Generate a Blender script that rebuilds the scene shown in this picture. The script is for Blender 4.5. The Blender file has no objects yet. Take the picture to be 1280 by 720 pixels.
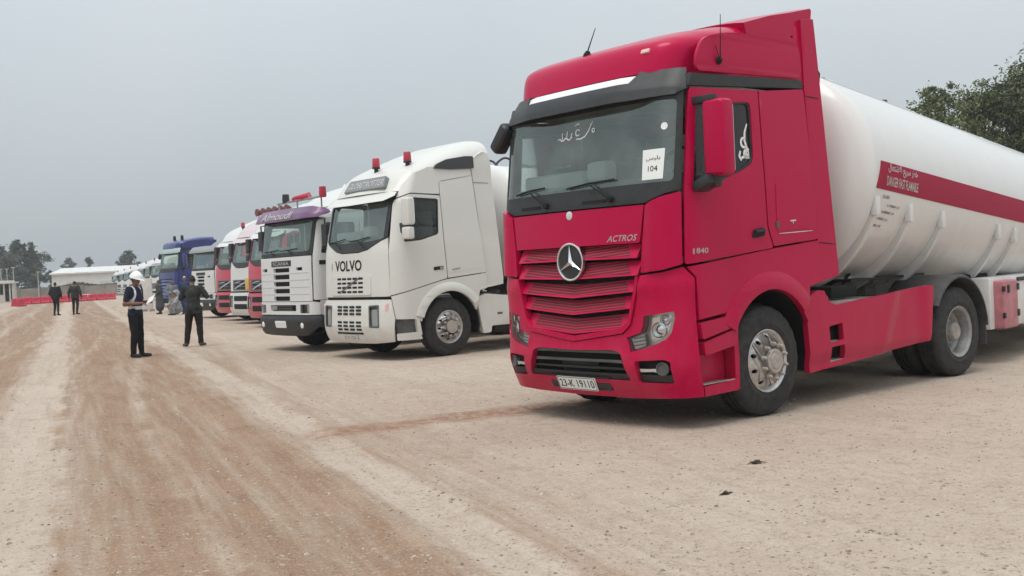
import bpy, bmesh, math, random, bisect
from mathutils import Vector, Matrix, noise
from mathutils.geometry import tessellate_polygon
random.seed(7)
R = math.radians
PI = math.pi
sc = bpy.context.scene
COL = sc.collection

# ------------------------------------------------------------------ camera, sky, sun, exposure
cam = bpy.data.cameras.new('camera')
cam_o = bpy.data.objects.new('camera', cam)
COL.objects.link(cam_o)
cam.sensor_width = 36.0
cam.lens = 36.0 * 1337.9 / 1280.0
cam.clip_start = 0.1
cam.clip_end = 6000
cam_o.matrix_world = (Matrix.Translation((0, 0, 1.546)) @ Matrix.Rotation(R(90 - 1.19), 4, 'X')
                      @ Matrix.Rotation(R(-2.708), 4, 'Z'))
sc.camera = cam_o

SUN_EL, SUN_AZ = 68.0, 212.0          # azimuth measured from +Y towards +X
w = bpy.data.worlds.new('World')
sc.world = w
w.use_nodes = True
nt = w.node_tree
nt.nodes.clear()
wo = nt.nodes.new('ShaderNodeOutputWorld')
bg = nt.nodes.new('ShaderNodeBackground')
sky = nt.nodes.new('ShaderNodeTexSky')
sky.sky_type = 'NISHITA'
sky.sun_disc = False
sky.sun_elevation = R(SUN_EL)
sky.sun_rotation = R(SUN_AZ)
sky.dust_density = 5.0
sky.air_density = 1.0
hs = nt.nodes.new('ShaderNodeHueSaturation')
hs.inputs['Saturation'].default_value = 0.35
nt.links.new(sky.outputs[0], hs.inputs['Color'])
# an even overcast veil over the clear sky
mx = nt.nodes.new('ShaderNodeMix')
mx.data_type = 'RGBA'
mx.inputs[0].default_value = 0.82
tc = nt.nodes.new('ShaderNodeTexCoord')
cl = nt.nodes.new('ShaderNodeTexNoise')
cl.inputs['Scale'].default_value = 1.3
cl.inputs['Detail'].default_value = 4.0
nt.links.new(tc.outputs['Generated'], cl.inputs['Vector'])
cr = nt.nodes.new('ShaderNodeValToRGB')
cr.color_ramp.elements[0].position = 0.25
cr.color_ramp.elements[0].color = (3.95, 4.5, 4.85, 1)
cr.color_ramp.elements[1].position = 0.75
cr.color_ramp.elements[1].color = (5.3, 5.75, 6.0, 1)
nt.links.new(cl.outputs[0], cr.inputs[0])
# an overcast sky is brighter overhead than at the horizon
sp = nt.nodes.new('ShaderNodeSeparateXYZ')
nt.links.new(tc.outputs['Generated'], sp.inputs[0])
zr = nt.nodes.new('ShaderNodeMapRange')
zr.inputs['From Min'].default_value = 0.0
zr.inputs['From Max'].default_value = 1.0
zr.inputs['To Min'].default_value = 0.95
zr.inputs['To Max'].default_value = 2.6
nt.links.new(sp.outputs['Z'], zr.inputs['Value'])
vm = nt.nodes.new('ShaderNodeVectorMath')
vm.operation = 'SCALE'
nt.links.new(cr.outputs[0], vm.inputs[0])
nt.links.new(zr.outputs[0], vm.inputs['Scale'])
nt.links.new(hs.outputs[0], mx.inputs[6])
nt.links.new(vm.outputs[0], mx.inputs[7])
nt.links.new(mx.outputs[2], bg.inputs[0])
bg.inputs[1].default_value = 0.1
nt.links.new(bg.outputs[0], wo.inputs[0])

sl = bpy.data.lights.new('sun', 'SUN')
sl.energy = 1.5
sl.angle = R(28)
sl.color = (1.0, 0.95, 0.88)
so = bpy.data.objects.new('sun', sl)
COL.objects.link(so)
dv = Vector((math.sin(R(SUN_AZ)) * math.cos(R(SUN_EL)), math.cos(R(SUN_AZ)) * math.cos(R(SUN_EL)), math.sin(R(SUN_EL))))
so.rotation_euler = dv.to_track_quat('Z', 'Y').to_euler()
so.location = (0, 0, 60)
sc.view_settings.view_transform = 'Standard'
sc.view_settings.look = 'None'
sc.view_settings.gamma = 1.0
sc.view_settings.use_curve_mapping = False
sc.view_settings.exposure = 0.15

# ------------------------------------------------------------------ materials
MATS = {}


def newmat(name):
    m = bpy.data.materials.new(name)
    m.use_nodes = True
    b = m.node_tree.nodes['Principled BSDF']
    return m, m.node_tree, b


def mat(name, col, rough=0.5, metal=0.0, coat=0.0, spec=0.5, noise_amt=0.0, nscale=6.0, bump=0.0, bscale=40.0):
    if name in MATS:
        return MATS[name]
    m, t, b = newmat(name)
    b.inputs['Roughness'].default_value = rough
    b.inputs['Metallic'].default_value = metal
    b.inputs['Specular IOR Level'].default_value = spec
    if coat:
        b.inputs['Coat Weight'].default_value = coat
        b.inputs['Coat Roughness'].default_value = 0.08
    c = (*col, 1)
    if noise_amt > 0:
        g = t.nodes.new('ShaderNodeTexCoord')
        n = t.nodes.new('ShaderNodeTexNoise')
        n.inputs['Scale'].default_value = nscale
        n.inputs['Detail'].default_value = 5
        t.links.new(g.outputs['Object'], n.inputs['Vector'])
        r = t.nodes.new('ShaderNodeValToRGB')
        r.color_ramp.elements[0].position = 0.3
        r.color_ramp.elements[1].position = 0.7
        r.color_ramp.elements[0].color = tuple(v * (1 - noise_amt) for v in col) + (1,)
        r.color_ramp.elements[1].color = tuple(min(1, v * (1 + noise_amt)) for v in col) + (1,)
        t.links.new(n.outputs[0], r.inputs[0])
        t.links.new(r.outputs[0], b.inputs['Base Color'])
    else:
        b.inputs['Base Color'].default_value = c
    if bump > 0:
        g = t.nodes.new('ShaderNodeTexCoord')
        n = t.nodes.new('ShaderNodeTexNoise')
        n.inputs['Scale'].default_value = bscale
        n.inputs['Detail'].default_value = 4
        t.links.new(g.outputs['Object'], n.inputs['Vector'])
        bp = t.nodes.new('ShaderNodeBump')
        bp.inputs['Strength'].default_value = bump
        bp.inputs['Distance'].default_value = 0.01
        t.links.new(n.outputs[0], bp.inputs['Height'])
        t.links.new(bp.outputs[0], b.inputs['Normal'])
    MATS[name] = m
    return m


def paint(name, col, dust=0.35, rough=0.32, coat=0.6, dusty=(0.42, 0.34, 0.27), top=1.5, stint=None):
    """car paint with road dust that thins out upwards and in streaks"""
    if name in MATS:
        return MATS[name]
    m, t, b = newmat(name)
    g = t.nodes.new('ShaderNodeTexCoord')
    sx = t.nodes.new('ShaderNodeSeparateXYZ')
    t.links.new(g.outputs['Object'], sx.inputs[0])
    mr = t.nodes.new('ShaderNodeMapRange')
    mr.inputs['From Min'].default_value = 0.2
    mr.inputs['From Max'].default_value = top
    mr.inputs['To Min'].default_value = 1.0
    mr.inputs['To Max'].default_value = 0.12
    t.links.new(sx.outputs['Z'], mr.inputs['Value'])
    n = t.nodes.new('ShaderNodeTexNoise')
    n.inputs['Scale'].default_value = 2.3
    n.inputs['Detail'].default_value = 7
    n.inputs['Roughness'].default_value = 0.65
    mp = t.nodes.new('ShaderNodeMapping')
    mp.inputs['Scale'].default_value = (1.6, 1.6, 0.7)
    t.links.new(g.outputs['Object'], mp.inputs[0])
    t.links.new(mp.outputs[0], n.inputs['Vector'])
    r = t.nodes.new('ShaderNodeMapRange')
    r.inputs['From Min'].default_value = 0.35
    r.inputs['From Max'].default_value = 0.75
    t.links.new(n.outputs[0], r.inputs['Value'])
    mu = t.nodes.new('ShaderNodeMath')
    mu.operation = 'MULTIPLY'
    t.links.new(mr.outputs[0], mu.inputs[0])
    t.links.new(r.outputs[0], mu.inputs[1])
    m2 = t.nodes.new('ShaderNodeMath')
    m2.operation = 'MULTIPLY'
    m2.inputs[1].default_value = dust
    t.links.new(mu.outputs[0], m2.inputs[0])
    mc = t.nodes.new('ShaderNodeMix')
    mc.data_type = 'RGBA'
    mc.inputs[6].default_value = (*col, 1)
    mc.inputs[7].default_value = (*dusty, 1)
    t.links.new(m2.outputs[0], mc.inputs[0])
    t.links.new(mc.outputs[2], b.inputs['Base Color'])
    ra = t.nodes.new('ShaderNodeMapRange')
    ra.inputs['To Min'].default_value = rough
    ra.inputs['To Max'].default_value = 0.85
    t.links.new(m2.outputs[0], ra.inputs['Value'])
    t.links.new(ra.outputs[0], b.inputs['Roughness'])
    b.inputs['Coat Weight'].default_value = coat
    b.inputs['Coat Roughness'].default_value = 0.12
    b.inputs['Specular IOR Level'].default_value = 0.3
    if stint:
        b.inputs['Specular Tint'].default_value = (*stint, 1)
    MATS[name] = m
    return m


def glassmat(name, tint, ior=1.5, gloss=(0.9, 0.95, 0.95), film=0.02):
    if name in MATS:
        return MATS[name]
    m = bpy.data.materials.new(name)
    m.use_nodes = True
    t = m.node_tree
    t.nodes.clear()
    o = t.nodes.new('ShaderNodeOutputMaterial')
    tr = t.nodes.new('ShaderNodeBsdfTransparent')
    tr.inputs[0].default_value = (*tint, 1)
    gl = t.nodes.new('ShaderNodeBsdfGlossy')
    gl.inputs['Color'].default_value = (*gloss, 1)
    gl.inputs['Roughness'].default_value = 0.03
    fr = t.nodes.new('ShaderNodeFresnel')
    fr.inputs[0].default_value = ior
    mi = t.nodes.new('ShaderNodeMixShader')
    t.links.new(fr.outputs[0], mi.inputs[0])
    # pale film painted in to lighten the pane in place of more reflection
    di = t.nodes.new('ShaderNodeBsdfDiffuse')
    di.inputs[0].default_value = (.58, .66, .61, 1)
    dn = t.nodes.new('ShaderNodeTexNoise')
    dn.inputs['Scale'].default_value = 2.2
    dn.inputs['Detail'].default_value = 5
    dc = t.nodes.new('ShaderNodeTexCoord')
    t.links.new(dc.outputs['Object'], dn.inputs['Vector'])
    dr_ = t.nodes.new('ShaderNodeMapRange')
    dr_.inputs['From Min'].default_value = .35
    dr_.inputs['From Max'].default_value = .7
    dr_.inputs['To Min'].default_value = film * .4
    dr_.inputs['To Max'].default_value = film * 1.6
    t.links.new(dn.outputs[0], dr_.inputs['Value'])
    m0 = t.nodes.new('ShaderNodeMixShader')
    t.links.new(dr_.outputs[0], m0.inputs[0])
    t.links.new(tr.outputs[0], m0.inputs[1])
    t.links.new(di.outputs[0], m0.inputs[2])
    t.links.new(m0.outputs[0], mi.inputs[1])
    t.links.new(gl.outputs[0], mi.inputs[2])
    t.links.new(mi.outputs[0], o.inputs[0])
    MATS[name] = m
    return m


RED = paint('crimson_paint', (0.445, 0.0003, 0.048), dust=0.09, rough=0.34, coat=0.20, stint=(1, .25, .45))
REDF = paint('crimson_paint_bumper', (0.475, 0.0004, 0.051), dust=0.12, rough=0.36, coat=0.16, stint=(1, .25, .45))
WHT = paint('white_paint', (0.66, 0.65, 0.61), dust=0.30, rough=0.4, coat=0.35, dusty=(0.40, 0.33, 0.26))
WHT2 = paint('cool_white_paint', (0.66, 0.66, 0.65), dust=0.35, rough=0.4, coat=0.3)
TANKW = paint('tank_white', (0.72, 0.715, 0.70), dust=0.62, rough=0.36, coat=0.5, dusty=(0.36, 0.28, 0.21), top=2.2)
BLUE = paint('blue_paint', (0.02, 0.03, 0.16), dust=0.25)
PINKW = paint('pale_pink_paint', (0.62, 0.50, 0.52), dust=0.3)
RED2 = paint('red_paint', (0.50, 0.02, 0.06), dust=0.35)
BLK = mat('black_plastic', (0.022, 0.023, 0.024), 0.5, noise_amt=0.25, nscale=9)
BLK2 = mat('deep_black', (0.006, 0.006, 0.006), 0.85)
GRY = mat('grey_plastic', (0.10, 0.10, 0.10), 0.6, noise_amt=0.2)
RUB = mat('tyre_rubber', (0.028, 0.027, 0.026), 0.82, noise_amt=0.45, nscale=14, bump=0.25, bscale=60)
ALU = mat('dusty_alloy', (0.56, 0.54, 0.52), 0.38, metal=0.75, noise_amt=0.18, nscale=18)
STEEL = mat('grey_steel_rim', (0.30, 0.295, 0.29), 0.5, metal=0.4, noise_amt=0.2, nscale=15)
CHR = mat('chrome', (0.78, 0.78, 0.79), 0.16, metal=1.0)
FRM = mat('chassis_black', (0.018, 0.017, 0.016), 0.7, noise_amt=0.4, nscale=12)
MUD = mat('mudguard_plastic', (0.055, 0.053, 0.052), 0.65, noise_amt=0.3, nscale=8)
DIRTY = mat('dusty_metal', (0.30, 0.27, 0.24), 0.75, noise_amt=0.3, nscale=10)
LAMP = mat('lamp_white', (0.80, 0.80, 0.78), 0.3)
LETW = mat('white_lettering', (0.80, 0.78, 0.76), 0.45)
LETS = mat('silver_lettering', (0.75, 0.72, 0.72), 0.3, metal=0.5)
LETB = mat('black_lettering', (0.012, 0.012, 0.012), 0.5)
LETR = mat('dark_red_print', (0.16, 0.03, 0.03), 0.6)
PAPER = mat('white_paper', (0.80, 0.82, 0.80), 0.7)
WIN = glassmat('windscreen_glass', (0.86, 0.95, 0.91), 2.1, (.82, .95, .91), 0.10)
WIN2 = glassmat('side_window_glass', (0.60, 0.66, 0.63), 1.5)
CLR = glassmat('lamp_lens', (0.92, 0.93, 0.93), 1.45)
INT = mat('cab_interior_grey', (0.20, 0.22, 0.21), 0.8, noise_amt=0.2)
INTL = mat('cab_lining_pale', (0.62, 0.64, 0.61), 0.8, noise_amt=0.12)
SEAT = mat('seat_fabric', (0.10, 0.11, 0.11), 0.9, noise_amt=0.2)
BEAC = mat('red_beacon', (0.42, 0.012, 0.035), 0.35, coat=0.4)
AMB = mat('pale_marker_lamp', (0.75, 0.45, 0.42), 0.3)
MESHR = None


def perforated(name, col, dark):
    """fine wavy perforated insert of the radiator slats"""
    m, t, b = newmat(name)
    g = t.nodes.new('ShaderNodeTexCoord')
    sx = t.nodes.new('ShaderNodeSeparateXYZ')
    t.links.new(g.outputs['Object'], sx.inputs[0])
    # rows follow the V of the grille: z + 0.1*|x|
    ab = t.nodes.new('ShaderNodeMath'); ab.operation = 'ABSOLUTE'
    t.links.new(sx.outputs['X'], ab.inputs[0])
    ml = t.nodes.new('ShaderNodeMath'); ml.operation = 'MULTIPLY_ADD'
    ml.inputs[1].default_value = -0.085
    t.links.new(ab.outputs[0], ml.inputs[0]); t.links.new(sx.outputs['Z'], ml.inputs[2])
    fr = t.nodes.new('ShaderNodeMath'); fr.operation = 'MULTIPLY'; fr.inputs[1].default_value = 2 * PI / 0.026
    t.links.new(ml.outputs[0], fr.inputs[0])
    si = t.nodes.new('ShaderNodeMath'); si.operation = 'SINE'
    t.links.new(fr.outputs[0], si.inputs[0])
    r = t.nodes.new('ShaderNodeMapRange')
    r.inputs['From Min'].default_value = -0.3; r.inputs['From Max'].default_value = 0.5
    t.links.new(si.outputs[0], r.inputs['Value'])
    mc = t.nodes.new('ShaderNodeMix'); mc.data_type = 'RGBA'
    mc.inputs[6].default_value = (*dark, 1); mc.inputs[7].default_value = (*col, 1)
    t.links.new(r.outputs[0], mc.inputs[0]); t.links.new(mc.outputs[2], b.inputs['Base Color'])
    bp = t.nodes.new('ShaderNodeBump'); bp.inputs['Strength'].default_value = 0.6; bp.inputs['Distance'].default_value = 0.008
    t.links.new(r.outputs[0], bp.inputs['Height']); t.links.new(bp.outputs[0], b.inputs['Normal'])
    b.inputs['Roughness'].default_value = 0.5
    MATS[name] = m
    return m


MESHR = perforated('perforated_crimson', (0.40, 0.010, 0.042), (0.10, 0.004, 0.012))

# ------------------------------------------------------------------ object helpers


def obj(name, bm, m, parent=None, smooth=35, kind=None):
    me = bpy.data.meshes.new(name)
    if isinstance(bm, bmesh.types.BMesh):
        bm.normal_update()
        bm.to_mesh(me)
        bm.free()
    else:
        me.from_pydata(bm[0], [], bm[1])
    if smooth:
        me.polygons.foreach_set('use_smooth', [True] * len(me.polygons))
        me.set_sharp_from_angle(angle=R(smooth))
    if m is not None:
        for q in (m if isinstance(m, (list, tuple)) else [m]):
            me.materials.append(q)
    o = bpy.data.objects.new(name, me)
    COL.objects.link(o)
    if parent is not None:
        o.parent = parent
    if kind:
        o['kind'] = kind
    return o


def tag(o, label, cat, group=None):
    o['label'] = label
    o['category'] = cat
    if group:
        o['group'] = group
    return o


def thing(name, label, cat, loc=(0, 0, 0), rz=0.0, group=None):
    o = bpy.data.objects.new(name, None)
    o.empty_display_size = 0.3
    COL.objects.link(o)
    o.location = loc
    o.rotation_euler = (0, 0, rz)
    return tag(o, label, cat, group)


def copy_tree(o, parent=None):
    c = o.copy()
    COL.objects.link(c)
    c.parent = parent
    for ch in list(o.children):
        copy_tree(ch, c)
    return c


def join(*bms):
    a = bms[0]
    for b in bms[1:]:
        me = bpy.data.meshes.new('tmp')
        b.to_mesh(me)
        b.free()
        a.from_mesh(me)
        bpy.data.meshes.remove(me)
    return a


def box(x0, x1, y0, y1, z0, z1, bev=0.0, seg=2, bm=None, rot=None):
    b = bmesh.new()
    v = [b.verts.new((x, y, z)) for x in (x0, x1) for y in (y0, y1) for z in (z0, z1)]
    for f in ((0, 1, 3, 2), (4, 6, 7, 5), (0, 4, 5, 1), (2, 3, 7, 6), (0, 2, 6, 4), (1, 5, 7, 3)):
        b.faces.new([v[i] for i in f])
    bmesh.ops.recalc_face_normals(b, faces=b.faces)
    if bev > 0:
        bmesh.ops.bevel(b, geom=b.edges[:], offset=bev, segments=seg, affect='EDGES', profile=0.6)
    if rot is not None:
        c = Vector(((x0 + x1) / 2, (y0 + y1) / 2, (z0 + z1) / 2))
        bmesh.ops.transform(b, matrix=Matrix.Translation(c) @ rot @ Matrix.Translation(-c), verts=b.verts)
    return join(bm, b) if bm is not None else b


def tube(pts, r, seg=10, bm=None, caps=True):
    b = bm if bm is not None else bmesh.new()
    pts = [Vector(p) for p in pts]
    rr = r if isinstance(r, (list, tuple)) else [r] * len(pts)
    rings = []
    up = None
    for i, p in enumerate(pts):
        t = (pts[min(i + 1, len(pts) - 1)] - pts[max(i - 1, 0)]).normalized()
        if up is None:
            up = Vector((0, 0, 1)) if abs(t.z) < 0.9 else Vector((1, 0, 0))
        a = t.cross(up).normalized()
        c = a.cross(t).normalized()
        up = c
        rings.append([b.verts.new(p + (a * math.cos(k * 2 * PI / seg) + c * math.sin(k * 2 * PI / seg)) * rr[i]) for k in range(seg)])
    for A, B in zip(rings, rings[1:]):
        for k in range(seg):
            b.faces.new((A[k], A[(k + 1) % seg], B[(k + 1) % seg], B[k]))
    if caps:
        b.faces.new(rings[0][::-1])
        b.faces.new(rings[-1])
    bmesh.ops.recalc_face_normals(b, faces=b.faces)
    return b


def lathe_x(prof, seg=48, bm=None, mod=None):
    """prof: list of (r, x), turned round the X axis"""
    b = bm if bm is not None else bmesh.new()
    rings = []
    for j, (r, x) in enumerate(prof):
        if r < 1e-5:
            rings.append([b.verts.new((x, 0, 0))])
        else:
            rg = []
            for k in range(seg):
                a = 2 * PI * k / seg
                q = r + (mod(j, k) if mod else 0)
                rg.append(b.verts.new((x, q * math.cos(a), q * math.sin(a))))
            rings.append(rg)
    for A, B in zip(rings, rings[1:]):
        if len(A) == 1 and len(B) == 1:
            continue
        for k in range(seg):
            if len(A) == 1:
                b.faces.new((A[0], B[k], B[(k + 1) % seg]))
            elif len(B) == 1:
                b.faces.new((A[k], B[0], A[(k + 1) % seg]))
            else:
                b.faces.new((A[k], B[k], B[(k + 1) % seg], A[(k + 1) % seg]))
    bmesh.ops.recalc_face_normals(b, faces=b.faces)
    return b


def xf(bm, loc=(0, 0, 0), rot=None, scale=None):
    m = Matrix.Translation(loc)
    if rot is not None:
        m = m @ rot
    if scale is not None:
        m = m @ Matrix.Diagonal((*scale, 1))
    bmesh.ops.transform(bm, matrix=m, verts=bm.verts)
    return bm


def RX(d): return Matrix.Rotation(R(d), 4, 'X')
def RY(d): return Matrix.Rotation(R(d), 4, 'Y')
def RZ(d): return Matrix.Rotation(R(d), 4, 'Z')


def rnd(poly, r, n=4):
    """round the corners of a 2-D polygon"""
    out = []
    N = len(poly)
    for i in range(N):
        p0, p1, p2 = Vector(poly[i - 1]), Vector(poly[i]), Vector(poly[(i + 1) % N])
        a, b = p0 - p1, p2 - p1
        q = r if not isinstance(r, (list, tuple)) else r[i]
        d = min(q, a.length * 0.45, b.length * 0.45)
        if d < 1e-4:
            out.append(tuple(p1))
            continue
        A, B = p1 + a.normalized() * d, p1 + b.normalized() * d
        for k in range(n + 1):
            t = k / n
            out.append(tuple(A * (1 - t) ** 2 + p1 * 2 * t * (1 - t) + B * t * t))
    return out


def mir(poly):
    return [(-s, z) for s, z in reversed(poly)]


def interp(t, pts):
    if t <= pts[0][0]:
        return pts[0][1]
    for (a, b), (c, d) in zip(pts, pts[1:]):
        if t <= c:
            return b + (d - b) * (t - a) / (c - a)
    return pts[-1][1]


class Surf:
    """skin of a cab: s runs along the plan outline from the middle of the nose round the corner and back, z is height"""

    def __init__(self, hw, k, y0, xc, ry, rear, rake, wid):
        self.rake, self.wid, self.y0 = rake, wid, y0
        P = []
        n = 24
        for i in range(n + 1):
            x = xc * i / n
            P.append((x, y0 + k * x * x))
        y1 = P[-1][1]
        sl_ = 2 * k * xc
        for i in range(1, 25):
            a = PI / 2 * i / 24
            P.append((xc + (hw - xc) * math.sin(a), y1 + ry * (1 - math.cos(a)) + sl_ * (hw - xc) * math.sin(a) * math.cos(a) ** .5 * .6))
        y2 = P[-1][1]
        for i in range(1, 11):
            P.append((hw, y2 + (rear - y2) * i / 10))
        S = [0]
        for a, b in zip(P, P[1:]):
            S.append(S[-1] + math.hypot(b[0] - a[0], b[1] - a[1]))
        self.P, self.S = P, S
        self.c0, self.c1 = S[24], S[48]
        self.dy = y2 - S[48]

    def plan(self, s):
        a = abs(s)
        i = min(max(bisect.bisect_right(self.S, a) - 1, 0), len(self.S) - 2)
        t = (a - self.S[i]) / (self.S[i + 1] - self.S[i])
        x = self.P[i][0] + (self.P[i + 1][0] - self.P[i][0]) * t
        y = self.P[i][1] + (self.P[i + 1][1] - self.P[i][1]) * t
        return (x if s >= 0 else -x), y

    def pt(self, s, z, off=0.0):
        x, y = self.plan(s)
        x1, y1 = self.plan(s - 1e-3)
        x2, y2 = self.plan(s + 1e-3)
        tx, ty = x2 - x1, y2 - y1
        l = math.hypot(tx, ty)
        nx, ny = ty / l, -tx / l
        wt = max(0.0, 1 - max(0, (y - self.y0)) / 1.0)
        return Vector(((x + nx * off) * interp(z, self.wid), y + ny * off + interp(z, self.rake) * wt, z))

    def lines(self, a, b):
        out = []
        k = 0.15
        i = math.ceil(a / k)
        while i * k < b:
            out.append(i * k)
            i += 1
        for sg in (-1, 1):
            for j in range(9):
                v = sg * (self.c0 + (self.c1 - self.c0) * j / 8)
                if a < v < b:
                    out.append(v)
        return sorted(set(round(v, 4) for v in out))


class Flat:
    """a flat plane: origin, direction of s, direction of z"""

    def __init__(self, o, u, v):
        self.o, self.u, self.v = Vector(o), Vector(u).normalized(), Vector(v).normalized()
        self.n = self.u.cross(self.v).normalized()

    def pt(self, s, z, off=0.0):
        return self.o + self.u * s + self.v * z + self.n * off

    def lines(self, a, b):
        return []


class TankS:
    """s runs along the tank, z is the angle up from its widest line"""

    def __init__(self, W, H, zc, slope):
        self.W, self.H, self.zc, self.slope = W, H, zc, slope

    def pt(self, s, z, off=0.0):
        return Vector(((self.W + off) * math.cos(z), s, self.zc - self.slope * s + (self.H + off) * math.sin(z)))

    def lines(self, a, b):
        return []


def patch(S, loops, off=0.0, thick=0.03, bev=0.005, dz=0.15, back=False):
    """a panel laid on a surface: outline and holes given in (s, z), with real thickness and eased edges"""
    if not isinstance(loops[0][0], (tuple, list, Vector)):
        loops = [loops]
    fo = off if callable(off) else (lambda s, z: off)
    pts = [p for l in loops for p in l]
    tris = tessellate_polygon([[Vector((p[0], p[1], 0)) for p in l] for l in loops])
    b = bmesh.new()
    vs = [b.verts.new((p[0], p[1], 0)) for p in pts]
    for t in tris:
        a = [pts[i] for i in t]
        ar = (a[1][0] - a[0][0]) * (a[2][1] - a[0][1]) - (a[2][0] - a[0][0]) * (a[1][1] - a[0][1])
        if abs(ar) < 1e-9:
            continue
        try:
            b.faces.new([vs[i] for i in (t if ar > 0 else t[::-1])])
        except ValueError:
            pass
    s0, s1 = min(p[0] for p in pts), max(p[0] for p in pts)
    z0, z1 = min(p[1] for p in pts), max(p[1] for p in pts)
    for v in S.lines(s0, s1):
        bmesh.ops.bisect_plane(b, geom=b.verts[:] + b.edges[:] + b.faces[:], dist=1e-5, plane_co=(v, 0, 0), plane_no=(1, 0, 0))
    if dz:
        i = math.ceil(z0 / dz)
        while i * dz < z1:
            bmesh.ops.bisect_plane(b, geom=b.verts[:] + b.edges[:] + b.faces[:], dist=1e-5, plane_co=(0, i * dz, 0), plane_no=(0, 1, 0))
            i += 1
    bmesh.ops.dissolve_limit(b, angle_limit=0.001, verts=[], edges=[e for e in b.edges if False]) if False else None
    bnd = [e for e in b.edges if len(e.link_faces) == 1]
    sz = {v: (v.co.x, v.co.y) for v in b.verts}
    inner = {}
    if thick > 0:
        bv = set(v for e in bnd for v in e.verts)
        for v in bv:
            s, z = sz[v]
            inner[v] = b.verts.new(S.pt(s, z, fo(s, z) - thick))
        quads = []
        for e in bnd:
            f = e.link_faces[0]
            l = next(l for l in f.loops if l.edge == e)
            quads.append((l.vert, l.link_loop_next.vert))
        for p, q in quads:
            b.faces.new((q, p, inner[p], inner[q]))
    for v, (s, z) in sz.items():
        v.co = S.pt(s, z, fo(s, z))
    if thick > 0 and bev > 0:
        try:
            bmesh.ops.bevel(b, geom=[e for e in bnd if e.is_valid], offset=bev, segments=1, affect='EDGES', clamp_overlap=True)
        except Exception:
            pass
    if back:
        pass
    return b


def text_bm(S, txt, s0, z0, size, width=None, off=0.004, depth=0.003, shear=0.0, bold=0.0, align='LEFT', center=False):
    cu = bpy.data.curves.new('t', 'FONT')
    cu.body = txt
    cu.size = 1.0
    cu.shear = shear
    cu.offset = bold
    cu.resolution_u = 3
    o = bpy.data.objects.new('t', cu)
    COL.objects.link(o)
    dg = bpy.context.evaluated_depsgraph_get()
    me = bpy.data.meshes.new_from_object(o.evaluated_get(dg))
    bpy.data.objects.remove(o)
    b = bmesh.new()
    b.from_mesh(me)
    bpy.data.meshes.remove(me)
    if not b.verts:
        return b
    xs = [v.co.x for v in b.verts]
    ys = [v.co.y for v in b.verts]
    x0, x1, y0, y1 = min(xs), max(xs), min(ys), max(ys)
    ky = size / max(1e-6, (y1 - y0))
    kx = (width / (x1 - x0)) if width else ky
    if hasattr(S, 'c0'):
        for v in S.lines(s0, s0 + (x1 - x0) * kx):
            bmesh.ops.bisect_plane(b, geom=b.verts[:] + b.edges[:] + b.faces[:], dist=1e-5, plane_co=(x0 + (v - s0) / kx, 0, 0), plane_no=(1, 0, 0))
    for v in b.verts:
        v.co = S.pt(s0 + (v.co.x - x0) * kx, z0 + (v.co.y - y0) * ky, off)
    r = bmesh.ops.extrude_face_region(b, geom=b.faces[:])
    b.normal_update()
    return b


def strokes(S, lines, wdt, off=0.004):
    """flat brush strokes on a surface (decals)"""
    b = bmesh.new()
    for ln in lines:
        n = len(ln)
        prev = None
        for i, (s, z) in enumerate(ln):
            a, c = ln[max(i - 1, 0)], ln[min(i + 1, n - 1)]
            dx, dz_ = c[0] - a[0], c[1] - a[1]
            l = math.hypot(dx, dz_) or 1
            h = wdt * (0.35 + 0.65 * math.sin(PI * (i + .6) / (n + .2)))
            p = b.verts.new(S.pt(s - dz_ / l * h, z + dx / l * h, off))
            q = b.verts.new(S.pt(s + dz_ / l * h, z - dx / l * h, off))
            if prev:
                b.faces.new((prev[1], q, p, prev[0]))
            prev = (p, q)
    bmesh.ops.recalc_face_normals(b, faces=b.faces)
    return b


def arc(cx, cz, r, a0, a1, n=10, rz=None):
    rz = rz or r
    return [(cx + r * math.cos(R(a0 + (a1 - a0) * i / n)), cz + rz * math.sin(R(a0 + (a1 - a0) * i / n))) for i in range(n + 1)]


def circ(cx, cz, r, n=16):
    return [(cx + r * math.cos(2 * PI * i / n), cz + r * math.sin(2 * PI * i / n)) for i in range(n)]




# ------------------------------------------------------------------ ground


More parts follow.
